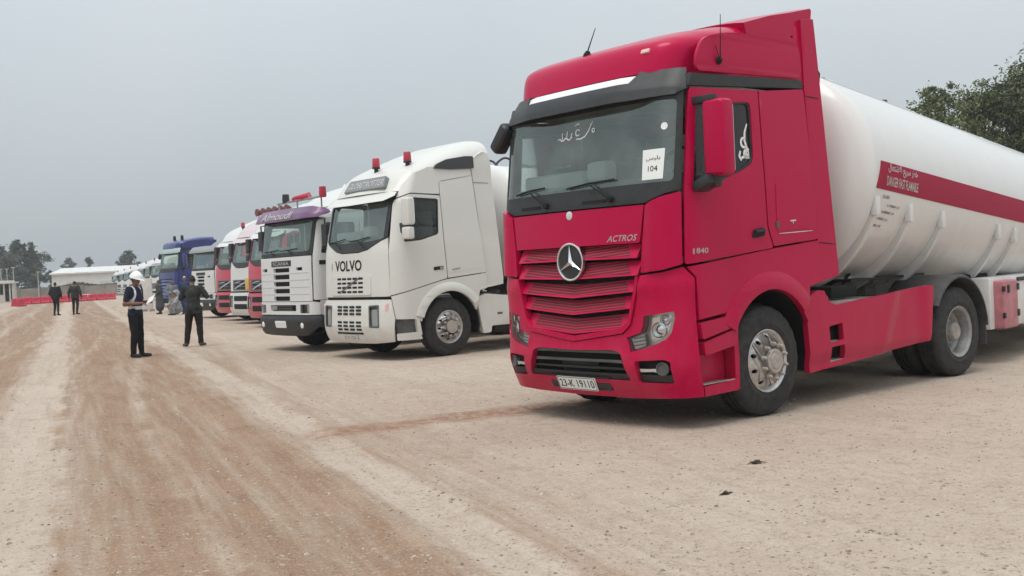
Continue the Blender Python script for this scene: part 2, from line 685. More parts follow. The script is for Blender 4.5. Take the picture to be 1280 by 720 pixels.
def ground_mat():
    m, t, b = newmat('sandy_gravel')
    N, L = t.nodes, t.links

    def math_(op, a, b_=None, c=None, clamp=False):
        n = N.new('ShaderNodeMath')
        n.operation = op
        n.use_clamp = clamp
        for i, v in enumerate((a, b_, c)):
            if v is None:
                continue
            if isinstance(v, (int, float)):
                n.inputs[i].default_value = v
            else:
                L.new(v, n.inputs[i])
        return n.outputs[0]

    def noise_(vec, scale, detail=4, rough=0.6):
        n = N.new('ShaderNodeTexNoise')
        n.inputs['Scale'].default_value = scale
        n.inputs['Detail'].default_value = detail
        n.inputs['Roughness'].default_value = rough
        L.new(vec, n.inputs['Vector'])
        return n.outputs[0]

    def mixc(f, a, c):
        n = N.new('ShaderNodeMix')
        n.data_type = 'RGBA'
        if isinstance(f, (int, float)):
            n.inputs[0].default_value = f
        else:
            L.new(f, n.inputs[0])
        for i, v in ((6, a), (7, c)):
            if isinstance(v, tuple):
                n.inputs[i].default_value = (*v, 1)
            else:
                L.new(v, n.inputs[i])
        return n.outputs[2]

    def rng(v, a, b_, c=0.0, d=1.0):
        n = N.new('ShaderNodeMapRange')
        n.interpolation_type = 'SMOOTHSTEP'
        n.inputs['From Min'].default_value = a
        n.inputs['From Max'].default_value = b_
        n.inputs['To Min'].default_value = c
        n.inputs['To Max'].default_value = d
        L.new(v, n.inputs['Value'])
        return n.outputs[0]

    g = N.new('ShaderNodeNewGeometry')
    pos = g.outputs['Position']
    sx = N.new('ShaderNodeSeparateXYZ')
    L.new(pos, sx.inputs[0])
    X, Y = sx.outputs[0], sx.outputs[1]
    # coordinate across the wheel tracks
    wv = math_('MULTIPLY_ADD', Y, 0.41, X)
    big = noise_(pos, 0.22, 5, 0.6)
    med = noise_(pos, 1.1, 5, 0.62)
    fin = noise_(pos, 9.0, 6, 0.7)
    grit = noise_(pos, 55.0, 3, 0.7)
    # streaks stretched along the tracks
    mp = N.new('ShaderNodeMapping')
    mp.inputs['Rotation'].default_value = (0, 0, -math.atan(0.41))
    L.new(pos, mp.inputs[0])
    m2 = N.new('ShaderNodeMapping')
    m2.inputs['Scale'].default_value = (1.0, 0.05, 1.0)
    L.new(mp.outputs[0], m2.inputs[0])
    stre = noise_(m2.outputs[0], 3.4, 5, 0.65)
    stre2 = noise_(m2.outputs[0], 11.0, 4, 0.6)
    wj = math_('ADD', wv, math_('MULTIPLY', math_('SUBTRACT', med, 0.5), 0.35))
    wj = math_('ADD', wj, math_('MULTIPLY', math_('SUBTRACT', fin, 0.5), 0.28))
    wj = math_('ADD', wj, math_('MULTIPLY', math_('SUBTRACT', big, 0.5), 0.6))
    r = N.new('ShaderNodeValToRGB')
    cr_ = r.color_ramp
    cr_.interpolation = 'EASE'
    # 0 = pale beige, 1 = reddish brown ; w from -8 .. 8
    stops = [(-8, .25), (-6.2, .35), (-5.2, .10), (-4.3, .6), (-3.2, .85), (-2.6, .55), (-2.1, .95), (-1.2, .95), (-0.95, .5), (-0.78, .0), (-0.28, .0), (-0.10, .6),
             (0.4, 1.0), (1.2, .80), (1.75, .95), (1.98, .55), (2.10, .0), (2.36, .0), (2.55, .42), (3.1, .28), (4.2, .14), (8, .04)]
    while len(cr_.elements) < len(stops):
        cr_.elements.new(0.5)
    for e, (p, v) in zip(cr_.elements, stops):
        e.position = (p + 8) / 16
        e.color = (v, v, v, 1)
    L.new(rng_lin(N, L, wj, -8, 8), r.inputs[0])
    br = r.outputs[0]
    msk = rng(wj, 2.4, 3.6, 1.0, 0.35)
    stre = math_('ADD', math_('MULTIPLY', math_('SUBTRACT', stre, 0.5), msk), 0.5)
    stre2 = math_('ADD', math_('MULTIPLY', math_('SUBTRACT', stre2, 0.5), msk), 0.5)
    br = math_('ADD', br, math_('MULTIPLY', math_('SUBTRACT', stre, 0.5), 1.5), clamp=True)
    br = math_('ADD', br, math_('MULTIPLY', math_('SUBTRACT', med, 0.5), 0.55), clamp=True)
    br = math_('ADD', br, math_('MULTIPLY', math_('SUBTRACT', stre2, 0.5), 1.2), clamp=True)
    # a second family of gently curving wheel tracks crossing the first
    cv = math_('MULTIPLY', math_('SINE', math_('MULTIPLY_ADD', Y, 0.115, 0.4)), 0.75)
    w2 = math_('ADD', math_('ADD', wv, cv), math_('MULTIPLY', math_('SUBTRACT', fin, 0.5), 0.16))
    r2 = N.new('ShaderNodeValToRGB')
    e2 = r2.color_ramp
    st2_ = [(-5, .5)]
    for c_, a_ in ((-3.3, -.4), (-2.95, .3), (-1.75, -.45), (-1.4, .3), (0.15, -.42), (0.5, .28), (1.45, -.45), (1.8, .25), (3.2, .16), (3.5, -.2)):
        st2_ += [(c_ - .13, .5), (c_, .5 + a_), (c_ + .13, .5)]
    st2_ += [(5, .5)]
    while len(e2.elements) < len(st2_):
        e2.elements.new(.5)
    for e, (p, v) in zip(e2.elements, st2_):
        e.position = (p + 5) / 10
        e.color = (v, v, v, 1)
    L.new(rng_lin(N, L, w2, -5, 5), r2.inputs[0])
    br = math_('ADD', br, math_('MULTIPLY', math_('MULTIPLY', math_('SUBTRACT', r2.outputs[0], 0.5), rng(med, 0.36, 0.6, 0.2, 1.0)), 1.1), clamp=True)
    pale = mixc(rng(big, 0.3, 0.7), (0.445, 0.356, 0.286), (0.505, 0.420, 0.350))
    brown = mixc(rng(med, 0.3, 0.7), (0.235, 0.140, 0.086), (0.310, 0.198, 0.130))
    c = mixc(math_('MULTIPLY', br, 0.95), pale, brown)
    # clods, gravel and grit
    clod = noise_(pos, 3.0, 7, 0.75)
    fine2 = noise_(pos, 22.0, 5, 0.75)
    c = mixc(rng(clod, 0.50, 0.68, 0.0, 0.30), c, (0.27, 0.185, 0.125))
    c = mixc(rng(fin, 0.50, 0.66, 0.0, 0.22), c, (0.25, 0.185, 0.130))
    c = mixc(rng(fine2, 0.54, 0.70, 0.0, 0.45), c, (0.58, 0.50, 0.42))
    c = mixc(rng(fine2, 0.32, 0.44, 0.48, 0.0), c, (0.20, 0.145, 0.105))
    c = mixc(rng(grit, 0.54, 0.72, 0.0, 0.40), c, (0.62, 0.55, 0.47))
    c = mixc(rng(grit, 0.32, 0.44, 0.45, 0.0), c, (0.17, 0.125, 0.09))
    vo = N.new('ShaderNodeTexVoronoi')
    vo.inputs['Scale'].default_value = 26.0
    L.new(pos, vo.inputs['Vector'])
    peb = math_('MULTIPLY', rng(vo.outputs['Distance'], 0.18, 0.34, 1.0, 0.0), rng(clod, 0.45, 0.6))
    c = mixc(math_('MULTIPLY', peb, 0.6), c, mixc(rng(fin, .4, .6), (0.50, 0.43, 0.36), (0.20, 0.15, 0.115)))
    # a red clay rut crossing in front of the nearest lorry
    d = math_('SUBTRACT', math_('MULTIPLY_ADD', X, -0.50, Y), 11.5)
    d = math_('ADD', d, math_('MULTIPLY', math_('SUBTRACT', med, 0.5), 0.8))
    f = math_('MULTIPLY', rng(math_('ABSOLUTE', d), 0.10, 0.55, 1.0, 0.0), rng(X, -2.4, -1.6))
    f = math_('MULTIPLY', f, rng(X, 1.5, 4.0, 1.0, 0.0))
    f = math_('MULTIPLY', f, rng(fin, 0.36, 0.60, 0.25, 1.0))
    c = mixc(f, c, (0.275, 0.150, 0.095))
    L.new(c, b.inputs['Base Color'])
    b.inputs['Roughness'].default_value = 0.95
    b.inputs['Specular IOR Level'].default_value = 0.15
    h = math_('MULTIPLY_ADD', fin, 0.7, math_('MULTIPLY', grit, 0.35))
    h = math_('MULTIPLY_ADD', stre2, 0.45, h)
    h = math_('MULTIPLY_ADD', peb, 0.35, h)
    h = math_('MULTIPLY_ADD', fine2, 0.5, h)
    bp = N.new('ShaderNodeBump')
    bp.inputs['Strength'].default_value = 0.6
    bp.inputs['Distance'].default_value = 0.035
    L.new(h, bp.inputs['Height'])
    L.new(bp.outputs[0], b.inputs['Normal'])
    return m


def rng_lin(N, L, v, a, b_):
    n = N.new('ShaderNodeMapRange')
    n.inputs['From Min'].default_value = a
    n.inputs['From Max'].default_value = b_
    L.new(v, n.inputs['Value'])
    return n.outputs[0]


def gz(x, y):
    """height of the ground: shallow wheel ruts and unevenness, level under the lorries"""
    wv = x + 0.41 * y
    z = 0.0
    for c, wd, dp in ((-0.55, .22, .022), (2.22, .16, .020), (0.55, .22, .012), (-2.3, .3, .02), (1.35, .2, .012), (-3.3, .3, .016), (3.2, .3, .008)):
        q = (wv - c) / wd
        if abs(q) < 4:
            z -= dp * (math.exp(-q * q) - 0.45 * math.exp(-((abs(q) - 1.7) / .6) ** 2))
    n = noise.noise(Vector((x * .9, y * .9, 3))) * .012 + noise.noise(Vector((x * 2.7, y * 2.7, 9))) * .007 + noise.noise(Vector((x * 7, y * 7, 5))) * .0035
    n += (noise.noise(Vector((x * .15, y * .15, 1))) * .03 if wv < 2 else 0)
    return z * (1 + .8 * noise.noise(Vector((x * .5, y * .5, 7)))) + n - 0.012


def axis(segs):
    out = [segs[0][0]]
    for a, b, st in segs:
        n = max(1, int(round((b - a) / st)))
        out += [a + (b - a) * (i + 1) / n for i in range(n)]
    return out


gx = axis([(-1500, -400, 275), (-400, -60, 34), (-60, -14, 1.2), (-14, -6, .2), (-6, 6, .075), (6, 14, .4), (14, 60, 4), (60, 400, 34), (400, 1500, 275)])
gy = axis([(-400, -20, 60), (-20, 3, 3), (3, 12, .075), (12, 24, .15), (24, 70, .8), (70, 200, 6), (200, 600, 40), (600, 1800, 300)])
gv = []
for yy in gy:
    for xx in gx:
        near = 1.0 if (abs(xx) < 60 and yy < 90) else 0.0
        gv.append((xx, yy, gz(xx, yy) if near else -0.012))
nx_ = len(gx)
gf = [(j * nx_ + i, j * nx_ + i + 1, (j + 1) * nx_ + i + 1, (j + 1) * nx_ + i) for j in range(len(gy) - 1) for i in range(nx_ - 1)]
GM = ground_mat()
ground = obj('ground', (gv, gf), GM, smooth=180, kind='structure')

# loose stones lying on the yard: too many to count
pm = mat('pebbles', (0.36, 0.30, 0.24), 0.9, noise_amt=0.5, nscale=3)


def scatter_stones(n, name, m, smin, smax, seed, region):
    rs = random.Random(seed)
    V, F = [], []
    base = [(1, 0, 0), (-.5, .87, 0), (-.5, -.87, 0), (0.1, 0, .75), (.45, .5, .5), (-.5, -.2, .55)]
    fc = [(0, 4, 3), (0, 1, 4), (4, 1, 3), (1, 5, 3), (1, 2, 5), (2, 3, 5), (2, 0, 3)]
    for i in range(n):
        x, y = region(rs)
        s = smin + (smax - smin) * rs.random() ** 4
        a = rs.random() * 2 * PI
        q = [1, .6 + .5 * rs.random(), .5 + .5 * rs.random()]
        k = len(V)
        z = gz(x, y) - s * .18
        for (u, v, w_) in base:
            u, v = u * s * (0.8 + .4 * rs.random()), v * s * q[1]
            V.append((x + u * math.cos(a) - v * math.sin(a), y + u * math.sin(a) + v * math.cos(a), z + w_ * s * q[2]))
        F += [tuple(k + j for j in f) for f in fc]
    return obj(name, (V, F), m, smooth=0, kind='stuff')


def reg_a(rs):
    y = 4.2 + 16 * rs.random() ** 1.8
    return (-0.52 * y + rs.random() * 1.04 * y, y)


st = scatter_stones(16000, 'gravel', pm, .004, .026, 3, reg_a)
st['label'] = 'loose pale gravel strewn over the sandy yard'
pm2 = mat('dark_pebbles', (0.22, 0.165, 0.125), 0.95, noise_amt=0.4, nscale=3)
st2 = scatter_stones(7000, 'gravel', pm2, .004, .020, 5, reg_a)
st2['label'] = 'loose dark gravel strewn over the sandy yard'
st['category'] = 'gravel'
st2['category'] = 'gravel'
# ------------------------------------------------------------------ wheels
WHEEL_MESH = {}


def wheel_meshes(kind):
    """axis along X, outer side towards +X, outer tyre face at x=0, radius 0.53"""
    if kind in WHEEL_MESH:
        return WHEEL_MESH[kind]
    half = [(.288, -.030), (.300, -.012), (.335, -.001), (.352, .002), (.356, .005), (.362, .002), (.415, .004), (.46, -.004), (.49, -.014), (.512, -.026), (.524, -.040), (.53, -.052)]
    tread = []
    for c in (-.098, -.150, -.202):
        tread += [(.53, c + .013), (.517, c + .008), (.517, c - .008), (.53, c - .013)]
    back = [(r, -.30 - x) for r, x in reversed(half)]
    prof = half + tread + back
    sh = {9, 10, 11, len(prof) - 10, len(prof) - 11, len(prof) - 12}
    tyre = lathe_x(prof, 72, mod=lambda j, k: (-.008 if (j in sh and k % 3 == 0) else 0))
    if kind == 'front':
        rim = lathe_x([(.292, -.28), (.262, -.25), (.250, -.16), (.258, -.06), (.288, -.030), (.302, -.014), (.304, -.006), (.298, -.003), (.288, -.008), (.276, -.022), (.268, -.030)], 60)
        F = Flat((0, 0, 0), (0, 1, 0), (0, 0, 1))
        # dished disc with ten hand holes
        holes = [circ(.233 * math.cos(2 * PI * i / 10 + .3), .233 * math.sin(2 * PI * i / 10 + .3), .021, 10)[::-1] for i in range(10)]
        disc = patch(F, [circ(0, 0, .269, 60)] + holes, off=lambda y, z: interp(math.hypot(y, z), [(.10, .062), (.196, .062), (.206, .046), (.250, -.018), (.269, -.030)]), thick=.02, bev=.002, dz=.03)
        rim = join(rim, disc)
        hub = bmesh.new()
        hub = lathe_x([(.118, .055), (.117, .085), (.110, .092), (.075, .090), (.070, .097), (.0, .098)], 40)
        for i in range(10):
            a = 2 * PI * (i + .5) / 10
            nut = lathe_x([(.024, .055), (.024, .067), (.018, .069), (.018, .096), (.011, .106), (0, .107)], 8)
            hub = join(hub, xf(nut, (0, .1675 * math.cos(a), .1675 * math.sin(a))))
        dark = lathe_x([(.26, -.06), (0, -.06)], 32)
    else:
        rim = lathe_x([(.288, -.030), (.302, -.014), (.304, -.006), (.298, -.003), (.288, -.010), (.268, -.026), (.262, -.06), (.252, -.10), (.250, -.14), (.225, -.165), (.205, -.172), (.16, -.172), (.10, -.172)], 60)
        hub = lathe_x([(.145, -.172), (.14, -.15), (.115, -.14), (.11, -.06), (.095, -.04), (0, -.038)], 36)
        for i in range(10):
            a = 2 * PI * (i + .5) / 10
            nut = lathe_x([(.0165, -.172), (.0165, -.14), (.010, -.13), (0, -.13)], 8)
            hub = join(hub, xf(nut, (0, .172 * math.cos(a), .172 * math.sin(a))))
        for i in range(8):
            a = 2 * PI * (i + .3) / 8
            hub = join(hub, xf(lathe_x([(.03, -.168), (0, -.167)], 10), (0, .228 * math.cos(a) * .98, .228 * math.sin(a) * .98)))
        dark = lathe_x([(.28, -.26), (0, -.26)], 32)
    out = []
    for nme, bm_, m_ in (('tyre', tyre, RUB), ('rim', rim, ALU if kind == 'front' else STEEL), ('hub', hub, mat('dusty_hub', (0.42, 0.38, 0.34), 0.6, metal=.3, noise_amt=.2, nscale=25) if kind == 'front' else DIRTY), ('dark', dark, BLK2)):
        o = obj(nme, bm_, m_, smooth=40)
        out.append(o.data)
        bpy.data.objects.remove(o)
    WHEEL_MESH[kind] = out
    return out


def add_wheel(parent, x, y, kind='front', r=0.53, flip=False, z=None, dual=False):
    ty, rm, hb, dk = wheel_meshes(kind)
    wv = bpy.data.objects.new('wheel', hb)
    COL.objects.link(wv)
    wv.parent = parent
    k = r / .53
    wv.location = (x, y, z if z is not None else r - 0.012)
    wv.scale = (k, k, k)
    a0 = random.random() * 6
    wv.rotation_euler = (a0, 0, PI if flip else 0)
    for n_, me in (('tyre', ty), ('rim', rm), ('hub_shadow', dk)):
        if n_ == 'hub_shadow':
            n_ = 'hub_shade_disc'  # black disc standing in for the shade behind the rim
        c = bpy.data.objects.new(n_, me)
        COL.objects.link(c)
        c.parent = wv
    if dual:
        c = bpy.data.objects.new('tyre', ty)
        COL.objects.link(c)
        c.parent = wv
        c.location = (-.345, 0, 0)
    return wv


# ------------------------------------------------------------------ the high-roof tractor with the star badge
ACT = Surf(1.25, .06, .11, .93, .30, 2.3,
           [(.3, .10), (.55, .0), (.9, .0), (1.5, .0), (2.1, .03), (3.1, .17), (3.4, .3)],
           [(.3, .985), (.6, 1.), (2.2, 1.), (3.1, .985), (3.6, .96)])


def star_badge(S, parent, s, z, rad, off):
    c = S.pt(s, z, off)
    n = (S.pt(s, z, off + .1) - c).normalized()
    M = Matrix.Translation(c) @ n.to_track_quat('X', 'Z').to_matrix().to_4x4()

    def put(nm, b, m_, par):
        bmesh.ops.transform(b, matrix=M, verts=b.verts)
        return obj(nm, b, m_, par)
    d = put('star_badge', lathe_x([(rad * .97, -.05), (rad * .95, .0), (0, .004)], 48), BLK, parent)
    put('badge_ring', lathe_x([(rad * .88, .0), (rad * .90, .012), (rad * .95, .016), (rad * 1.0, .012), (rad * 1.01, .0), (rad * 1.0, -.02)], 48), CHR, d)
    b = bmesh.new()
    cen = b.verts.new((.030, 0, 0))
    rim_, val = [], []
    for i in range(3):
        a = PI / 2 + i * 2 * PI / 3
        rim_.append(b.verts.new((.012, -math.cos(a) * rad * .90, math.sin(a) * rad * .90)))
        a2 = a + PI / 3
        val.append(b.verts.new((.006, -math.cos(a2) * rad * .15, math.sin(a2) * rad * .15)))
    for i in range(3):
        b.faces.new((cen, rim_[i], val[i]))
        b.faces.new((cen, val[i - 1], rim_[i]))
    bmesh.ops.recalc_face_normals(b, faces=b.faces)
    put('star', b, CHR, d)
    return d


def cab_interior(root, hw, yb, ydash, zf, zroof, white_stuff=True):
    f = box(-hw, hw, ydash, yb, zf, zf + .06)
    f = box(-hw, hw, yb - .05, yb, zf, zroof, bm=f)
    obj('cab_floor', f, INT, root)
    obj('cab_lining', join(box(-hw + .01, hw - .01, yb - .09, yb - .055, zf + .75, zroof - .05), box(-hw, hw, ydash + .2, yb, zroof - .06, zroof - .01)), INTL, root)
    d = box(-hw + .02, hw - .02, ydash, ydash + .45, zf + .5, zf + .82, .06)
    dsh = obj('dashboard', d, INT, root)
    if white_stuff:  # pale shapes added to brighten what shows through the windscreen
        obj('brightening_block', box(-.92, -.02, ydash - .02, ydash + .34, zf + .78, zf + .95, .05, 3), mat('brightening_white', (.86, .89, .87), .8), dsh)
        obj('brightening_lump', xf(box(-.10, .16, -.1, .1, -.10, .10, .06, 3), (.06, ydash + .12, zf + .92)), mat('brightening_white', (.86, .89, .87), .8), dsh)
        obj('brightening_curtain', box(-.95, -.10, yb - .14, yb - .10, zf + .75, zroof - .25), mat('brightening_white', (.86, .89, .87), .8), root)
    for sx_ in (-1, 1):
        cx = sx_ * .62
        st_ = box(cx - .25, cx + .25, ydash + .85, ydash + 1.35, zf + .35, zf + .52, .05)
        st_ = box(cx - .25, cx + .25, ydash + 1.28, ydash + 1.42, zf + .45, zf + 1.15, .06, bm=st_)
        st_ = box(cx - .15, cx + .15, ydash + 1.31, ydash + 1.41, zf + 1.17, zf + 1.40, .05, bm=st_)
        obj('seat', st_, SEAT, root)
    tp = [Vector((.62 + .23 * math.cos(a), ydash + .62 + .1 * math.sin(a), zf + .92 + .2 * math.sin(a))) for a in [2 * PI * i / 24 for i in range(25)]]
    obj('steering_wheel', join(tube(tp, .016, 8, caps=False), tube([(.62, ydash + .62, zf + .92), (.62, ydash + .45, zf + .7)], .03, 8)), BLK, root)


def roof_bm(front, rear, zb, prof, wprof, n=5.0, corner=.30, k=.06, xc=.93, hw=1.25, fade=1.1, na=40, ny=30):
    """domed roof: sections across at stations y, following the rounded nose of the cab in plan"""
    b = bmesh.new()
    rows = []
    for j in range(ny + 1):
        t = j / ny
        yy = front + (rear - front) * (t ** 1.7)
        H = interp(yy - front, prof)
        W = interp(yy - front, wprof)
        row = []
        for i in range(na + 1):
            a = PI * (1 - i / na)
            ca, sa = math.cos(a), math.sin(a)
            x = W * math.copysign(abs(ca) ** (2 / n), ca)
            z = zb + H * abs(sa) ** (2 / n)
            ax = min(abs(x) / W * hw, hw)
            cy = k * ax * ax
            if ax > xc:
                q = (ax - xc) / (hw - xc)
                cy += corner * (1 - math.sqrt(max(0, 1 - q * q)))
            f = max(0, 1 - (yy - front) / fade)
            row.append(b.verts.new((x, yy + cy * f, z)))
        rows.append(row)
    for A, B in zip(rows, rows[1:]):
        for i in range(na):
            b.faces.new((A[i], A[i + 1], B[i + 1], B[i]))
    b.faces.new(rows[-1])
    b.faces.new(rows[0][::-1])
    bmesh.ops.remove_doubles(b, verts=b.verts, dist=1e-4)
    bmesh.ops.recalc_face_normals(b, faces=b.faces)
    return b


def well_bm(r, sg, hw, y, z):
    b = xf(lathe_x([(r, -.55), (r, -.06), (r - .04, -.05)], 40), (sg * hw if sg > 0 else -hw + .61, y, z))
    bmesh.ops.bisect_plane(b, geom=b.verts[:] + b.edges[:] + b.faces[:], plane_co=(0, y, z + .05), plane_no=(0, .3, 1), clear_inner=True)
    return b


def build_actros(root, P, PF, detail=True, visor=BLK, spoiler=True):
    S = ACT
    # ---- windscreen surround and glass
    lower = [(0, 2.06), (.91, 2.055), (.99, 2.085), (1.10, 2.125), (1.255, 2.16), (1.255, 2.235), (0, 2.235)]
    full = mir(lower)[0:-1] + []
    loop = [(-1.255, 2.16), (-1.10, 2.125), (-.99, 2.085), (-.91, 2.055), (.91, 2.055), (.99, 2.085), (1.10, 2.125), (1.255, 2.16), (1.265, 3.08), (-1.265, 3.08)]
    hole = rnd([(-1.185, 2.235), (1.185, 2.235), (1.205, 2.98), (-1.205, 2.98)], .05)
    obj('windscreen_frame', patch(S, [loop, hole], off=.004, thick=.03), BLK, root)
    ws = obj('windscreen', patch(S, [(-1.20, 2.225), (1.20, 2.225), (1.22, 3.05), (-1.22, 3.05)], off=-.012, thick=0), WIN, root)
    if detail:
        cal = [[(-.27 + .02 * i, 2.755 + .012 * math.sin(i * 1.3)) for i in range(12)],
               arc(.02, 2.80, .03, 20, 330, 8), [(-.02, 2.87), (.01, 2.885), (.04, 2.88)],
               [(.0, 2.74), (.06, 2.735), (.12, 2.75), (.17, 2.80), (.20, 2.86), (.225, 2.885)], arc(.235, 2.80, .018, 0, 360, 8),
               [(-.20, 2.76), (-.205, 2.82)], [(-.14, 2.76), (-.13, 2.83)], [(-.08, 2.75), (-.06, 2.81)]]
        obj('windscreen_lettering', strokes(S, cal, .0075, -.008), LETW, ws)
        stk = obj('windscreen_notice', patch(S, [(.865, 2.262), (1.085, 2.262), (1.10, 2.535), (.865, 2.535)], off=-.006, thick=.003, bev=0), PAPER, ws)
        obj('notice_number', text_bm(S, '104', .93, 2.335, .050, .10, -.0045), LETB, ws)
        obj('notice_text', text_bm(S, '\u0633\ufef4\ufe8e\ufe91', .905, 2.43, .045, .15, -.0045), LETB, ws)
        obj('inspection_disc', patch(S, circ(1.085, 2.735, .034, 14), off=-.006, thick=.003, bev=0), PAPER, ws)
        for (px, l) in ((-.52, .46), (.36, .62)):
            wb = tube([S.pt(px + .16, 2.12, .03), S.pt(px + .05, 2.20, .06), S.pt(px - .12, 2.285, .035)], [.014, .010, .007], 8)
            wb = join(wb, tube([S.pt(px - .12 - l / 2, 2.262, .012), S.pt(px - .12, 2.29, .02), S.pt(px - .12 + l / 2, 2.30, .012)], .010, 6))
            wb = join(wb, xf(lathe_x([(.03, -.01), (.03, .02), (0, .025)], 12), S.pt(px + .16, 2.12, .02), RZ(-90)))
            obj('wiper', wb, BLK2, root)
        for px in (-.62, .30):
            obj('air_slot', patch(S, rnd([(px - .16, 2.095), (px + .16, 2.095), (px + .16, 2.125), (px - .16, 2.125)], .01), off=.008, thick=.01, bev=.002), BLK2, root)
    # ---- nose panels
    obj('bonnet', patch(S, rnd([(-.905, 2.04), (-.855, 1.70), (.855, 1.70), (.905, 2.04)], .02), off=.012, thick=.05, bev=.008), P, root)
    corner = [(.925, 2.035), (.885, 1.70), (.862, 1.425), (1.08, 1.445), (1.252, 1.49), (1.252, 2.135), (1.10, 2.105), (1.0, 2.07)]

    def coff(s, z):
        return .014 + .03 * min(1, max(0, (abs(s) - .90) / .12)) * (1 - .5 * max(0, (abs(s) - 1.1) / .15))
    for q in (corner, mir(corner)):
        obj('corner_panel', patch(S, rnd(q, .015), off=coff, thick=.07, bev=.010), P, root)
    # ---- dark core behind the grille and the joints
    obj('radiator_housing', patch(S, [(-1.30, .34), (1.30, .34), (1.30, 2.1), (-1.30, 2.1)], off=-.085, thick=0), BLK2, root)

    # ---- bumper shell
    def boff(s, z):
        return interp(z, [(.26, .0), (.34, .035), (.42, .05), (.66, .045), (.74, .03), (1.05, .012), (1.22, .025), (1.285, .055), (1.33, .05), (1.41, .014), (1.48, .012)]) * (1 - .7 * min(1, max(0, (abs(s) - .72) / .3)))
    half = [(.70, .268), (1.15, .285), (1.385, .285), (1.385, .60), (1.370, .98), (1.362, 1.365), (1.262, 1.465), (1.08, 1.425), (.850, 1.402), (.812, 1.22), (.735, .955), (.64, .870)]
    outer = [(0, .262)] + half + [(0, .785)] + mir(half)
    hl = [(.868, 1.035), (.857, .95), (.832, .885), (.675, .838), (.722, .708), (.89, .748), (1.01, .788), (1.09, .828), (1.137, .885), (1.172, 1.01), (1.165, 1.072)]
    fog = rnd([(.765, .625), (.78, .425), (1.125, .425), (1.115, .62), (1.06, .642)], .02)
    low = rnd([(-.60, .70), (-.50, .722), (0, .712), (.50, .722), (.60, .70), (.695, .44), (-.695, .44)], .03)
    bp_ = obj('bumper', patch(S, [outer, hl, mir(hl), fog, mir(fog), low], off=boff, thick=.07, bev=.006, dz=.07), PF, root)
    if not detail:
        pass
    # lower intake
    it = obj('lower_intake', patch(S, [(-.72, .42), (.72, .42), (.62, .74), (-.62, .74)], off=-.055, thick=0), BLK2, root)
    for z0, z1, hw_ in ((.685, .715, .58), (.60, .625, .60), (.535, .555, .62), (.43, .50, .69)):
        obj('intake_bar', patch(S, [(-hw_, z0), (hw_, z0), (hw_ - .02, z1), (-hw_ + .02, z1)], off=.01 if z0 != .43 else .03, thick=.04), BLK if z0 < .6 else GRY, it)
    obj('intake_mesh', patch(S, [(-.24, .50), (.26, .50), (.26, .60), (-.24, .60)], off=-.03, thick=.02), BLK, it)
    pl = obj('number_plate', patch(S, rnd([(-.285, .315), (.245, .315), (.245, .445), (-.285, .445)], .012), off=.062, thick=.012, bev=.002), PAPER, root)
    obj('plate_holder', patch(S, [(-.40, .33), (.42, .33), (.42, .455), (-.40, .455)], off=.047, thick=.03), BLK, root)
    if detail:
        obj('plate_lettering', text_bm(S, '23-K 19110', -.255, .342, .076, .475, .0635, bold=.01), LETB, pl)
        obj('plate_border', patch(S, [rnd([(-.280, .320), (.240, .320), (.240, .440), (-.280, .440)], .012), rnd([(-.274, .326), (.234, .326), (.234, .434), (-.274, .434)], .012)[::-1]], off=.0630, thick=0), LETB, pl)
    # headlights and fog lamps
    for sg in (1, -1):
        g_ = (lambda q: q) if sg > 0 else mir
        h = obj('headlight', patch(S, g_(hl), off=-.075, thick=.0), mat('lamp_housing', (.66, .66, .66), .3, metal=.7), root)
        obj('lens', patch(S, g_(hl), off=lambda s, z: boff(s, z) - .012, thick=.0), CLR, h)
        obj('reflector', patch(S, g_(rnd([(.90, 1.01), (.885, .93), (.90, .80), (1.0, .82), (1.08, .86), (1.125, .93), (1.145, 1.04)], .03)), off=-.06, thick=.02), CHR, h)
        for (cs, cz, r_) in ((1.005, .905, .062), (1.075, .995, .042)):
            c_ = S.pt(sg * cs, cz, -.05)
            n_ = (S.pt(sg * cs, cz, .1) - c_).normalized()
            bmq = lathe_x([(r_ * 1.15, -.03), (r_ * 1.15, .018), (r_, .022), (r_ * .85, .0), (r_ * .5, .012), (0, .022)], 24)
            bmesh.ops.transform(bmq, matrix=Matrix.Translation(c_) @ n_.to_track_quat('X', 'Z').to_matrix().to_4x4(), verts=bmq.verts)
            obj('projector', bmq, CHR, h)
        ind = obj('indicator', patch(S, g_(rnd([(.69, .825), (.73, .725), (.855, .762), (.835, .872)], .01)), off=-.03, thick=.02), LAMP, h)
        for j in range(3):
            zz = .755 + .032 * j
            obj('lamp_rib', patch(S, g_([(.715, zz), (.86, zz + .022), (.86, zz + .032), (.715, zz + .010)]), off=-.024, thick=.012, bev=.001), STEEL, h)
        fg = obj('fog_lamp_recess', patch(S, g_([(.75, .41), (1.14, .41), (1.13, .655), (.75, .645)]), off=-.045, thick=0), BLK2, root)
        obj('lower_trim', patch(S, g_([(.785, .43), (1.122, .43), (1.12, .50), (.785, .50)]), off=.005, thick=.04), BLK, fg)
        obj('running_light', patch(S, g_([(.79, .525), (.97, .525), (.97, .555), (.79, .548)]), off=-.012, thick=.03), LAMP, fg)
        c_ = S.pt(sg * 1.035, .555, -.02)
        n_ = (S.pt(sg * 1.035, .555, .1) - c_).normalized()
        bmq = lathe_x([(.062, -.03), (.062, .015), (.052, .02), (.048, .008), (0, .012)], 24)
        bmesh.ops.transform(bmq, matrix=Matrix.Translation(c_) @ n_.to_track_quat('X', 'Z').to_matrix().to_4x4(), verts=bmq.verts)
        obj('fog_lamp', bmq, GRY, fg)
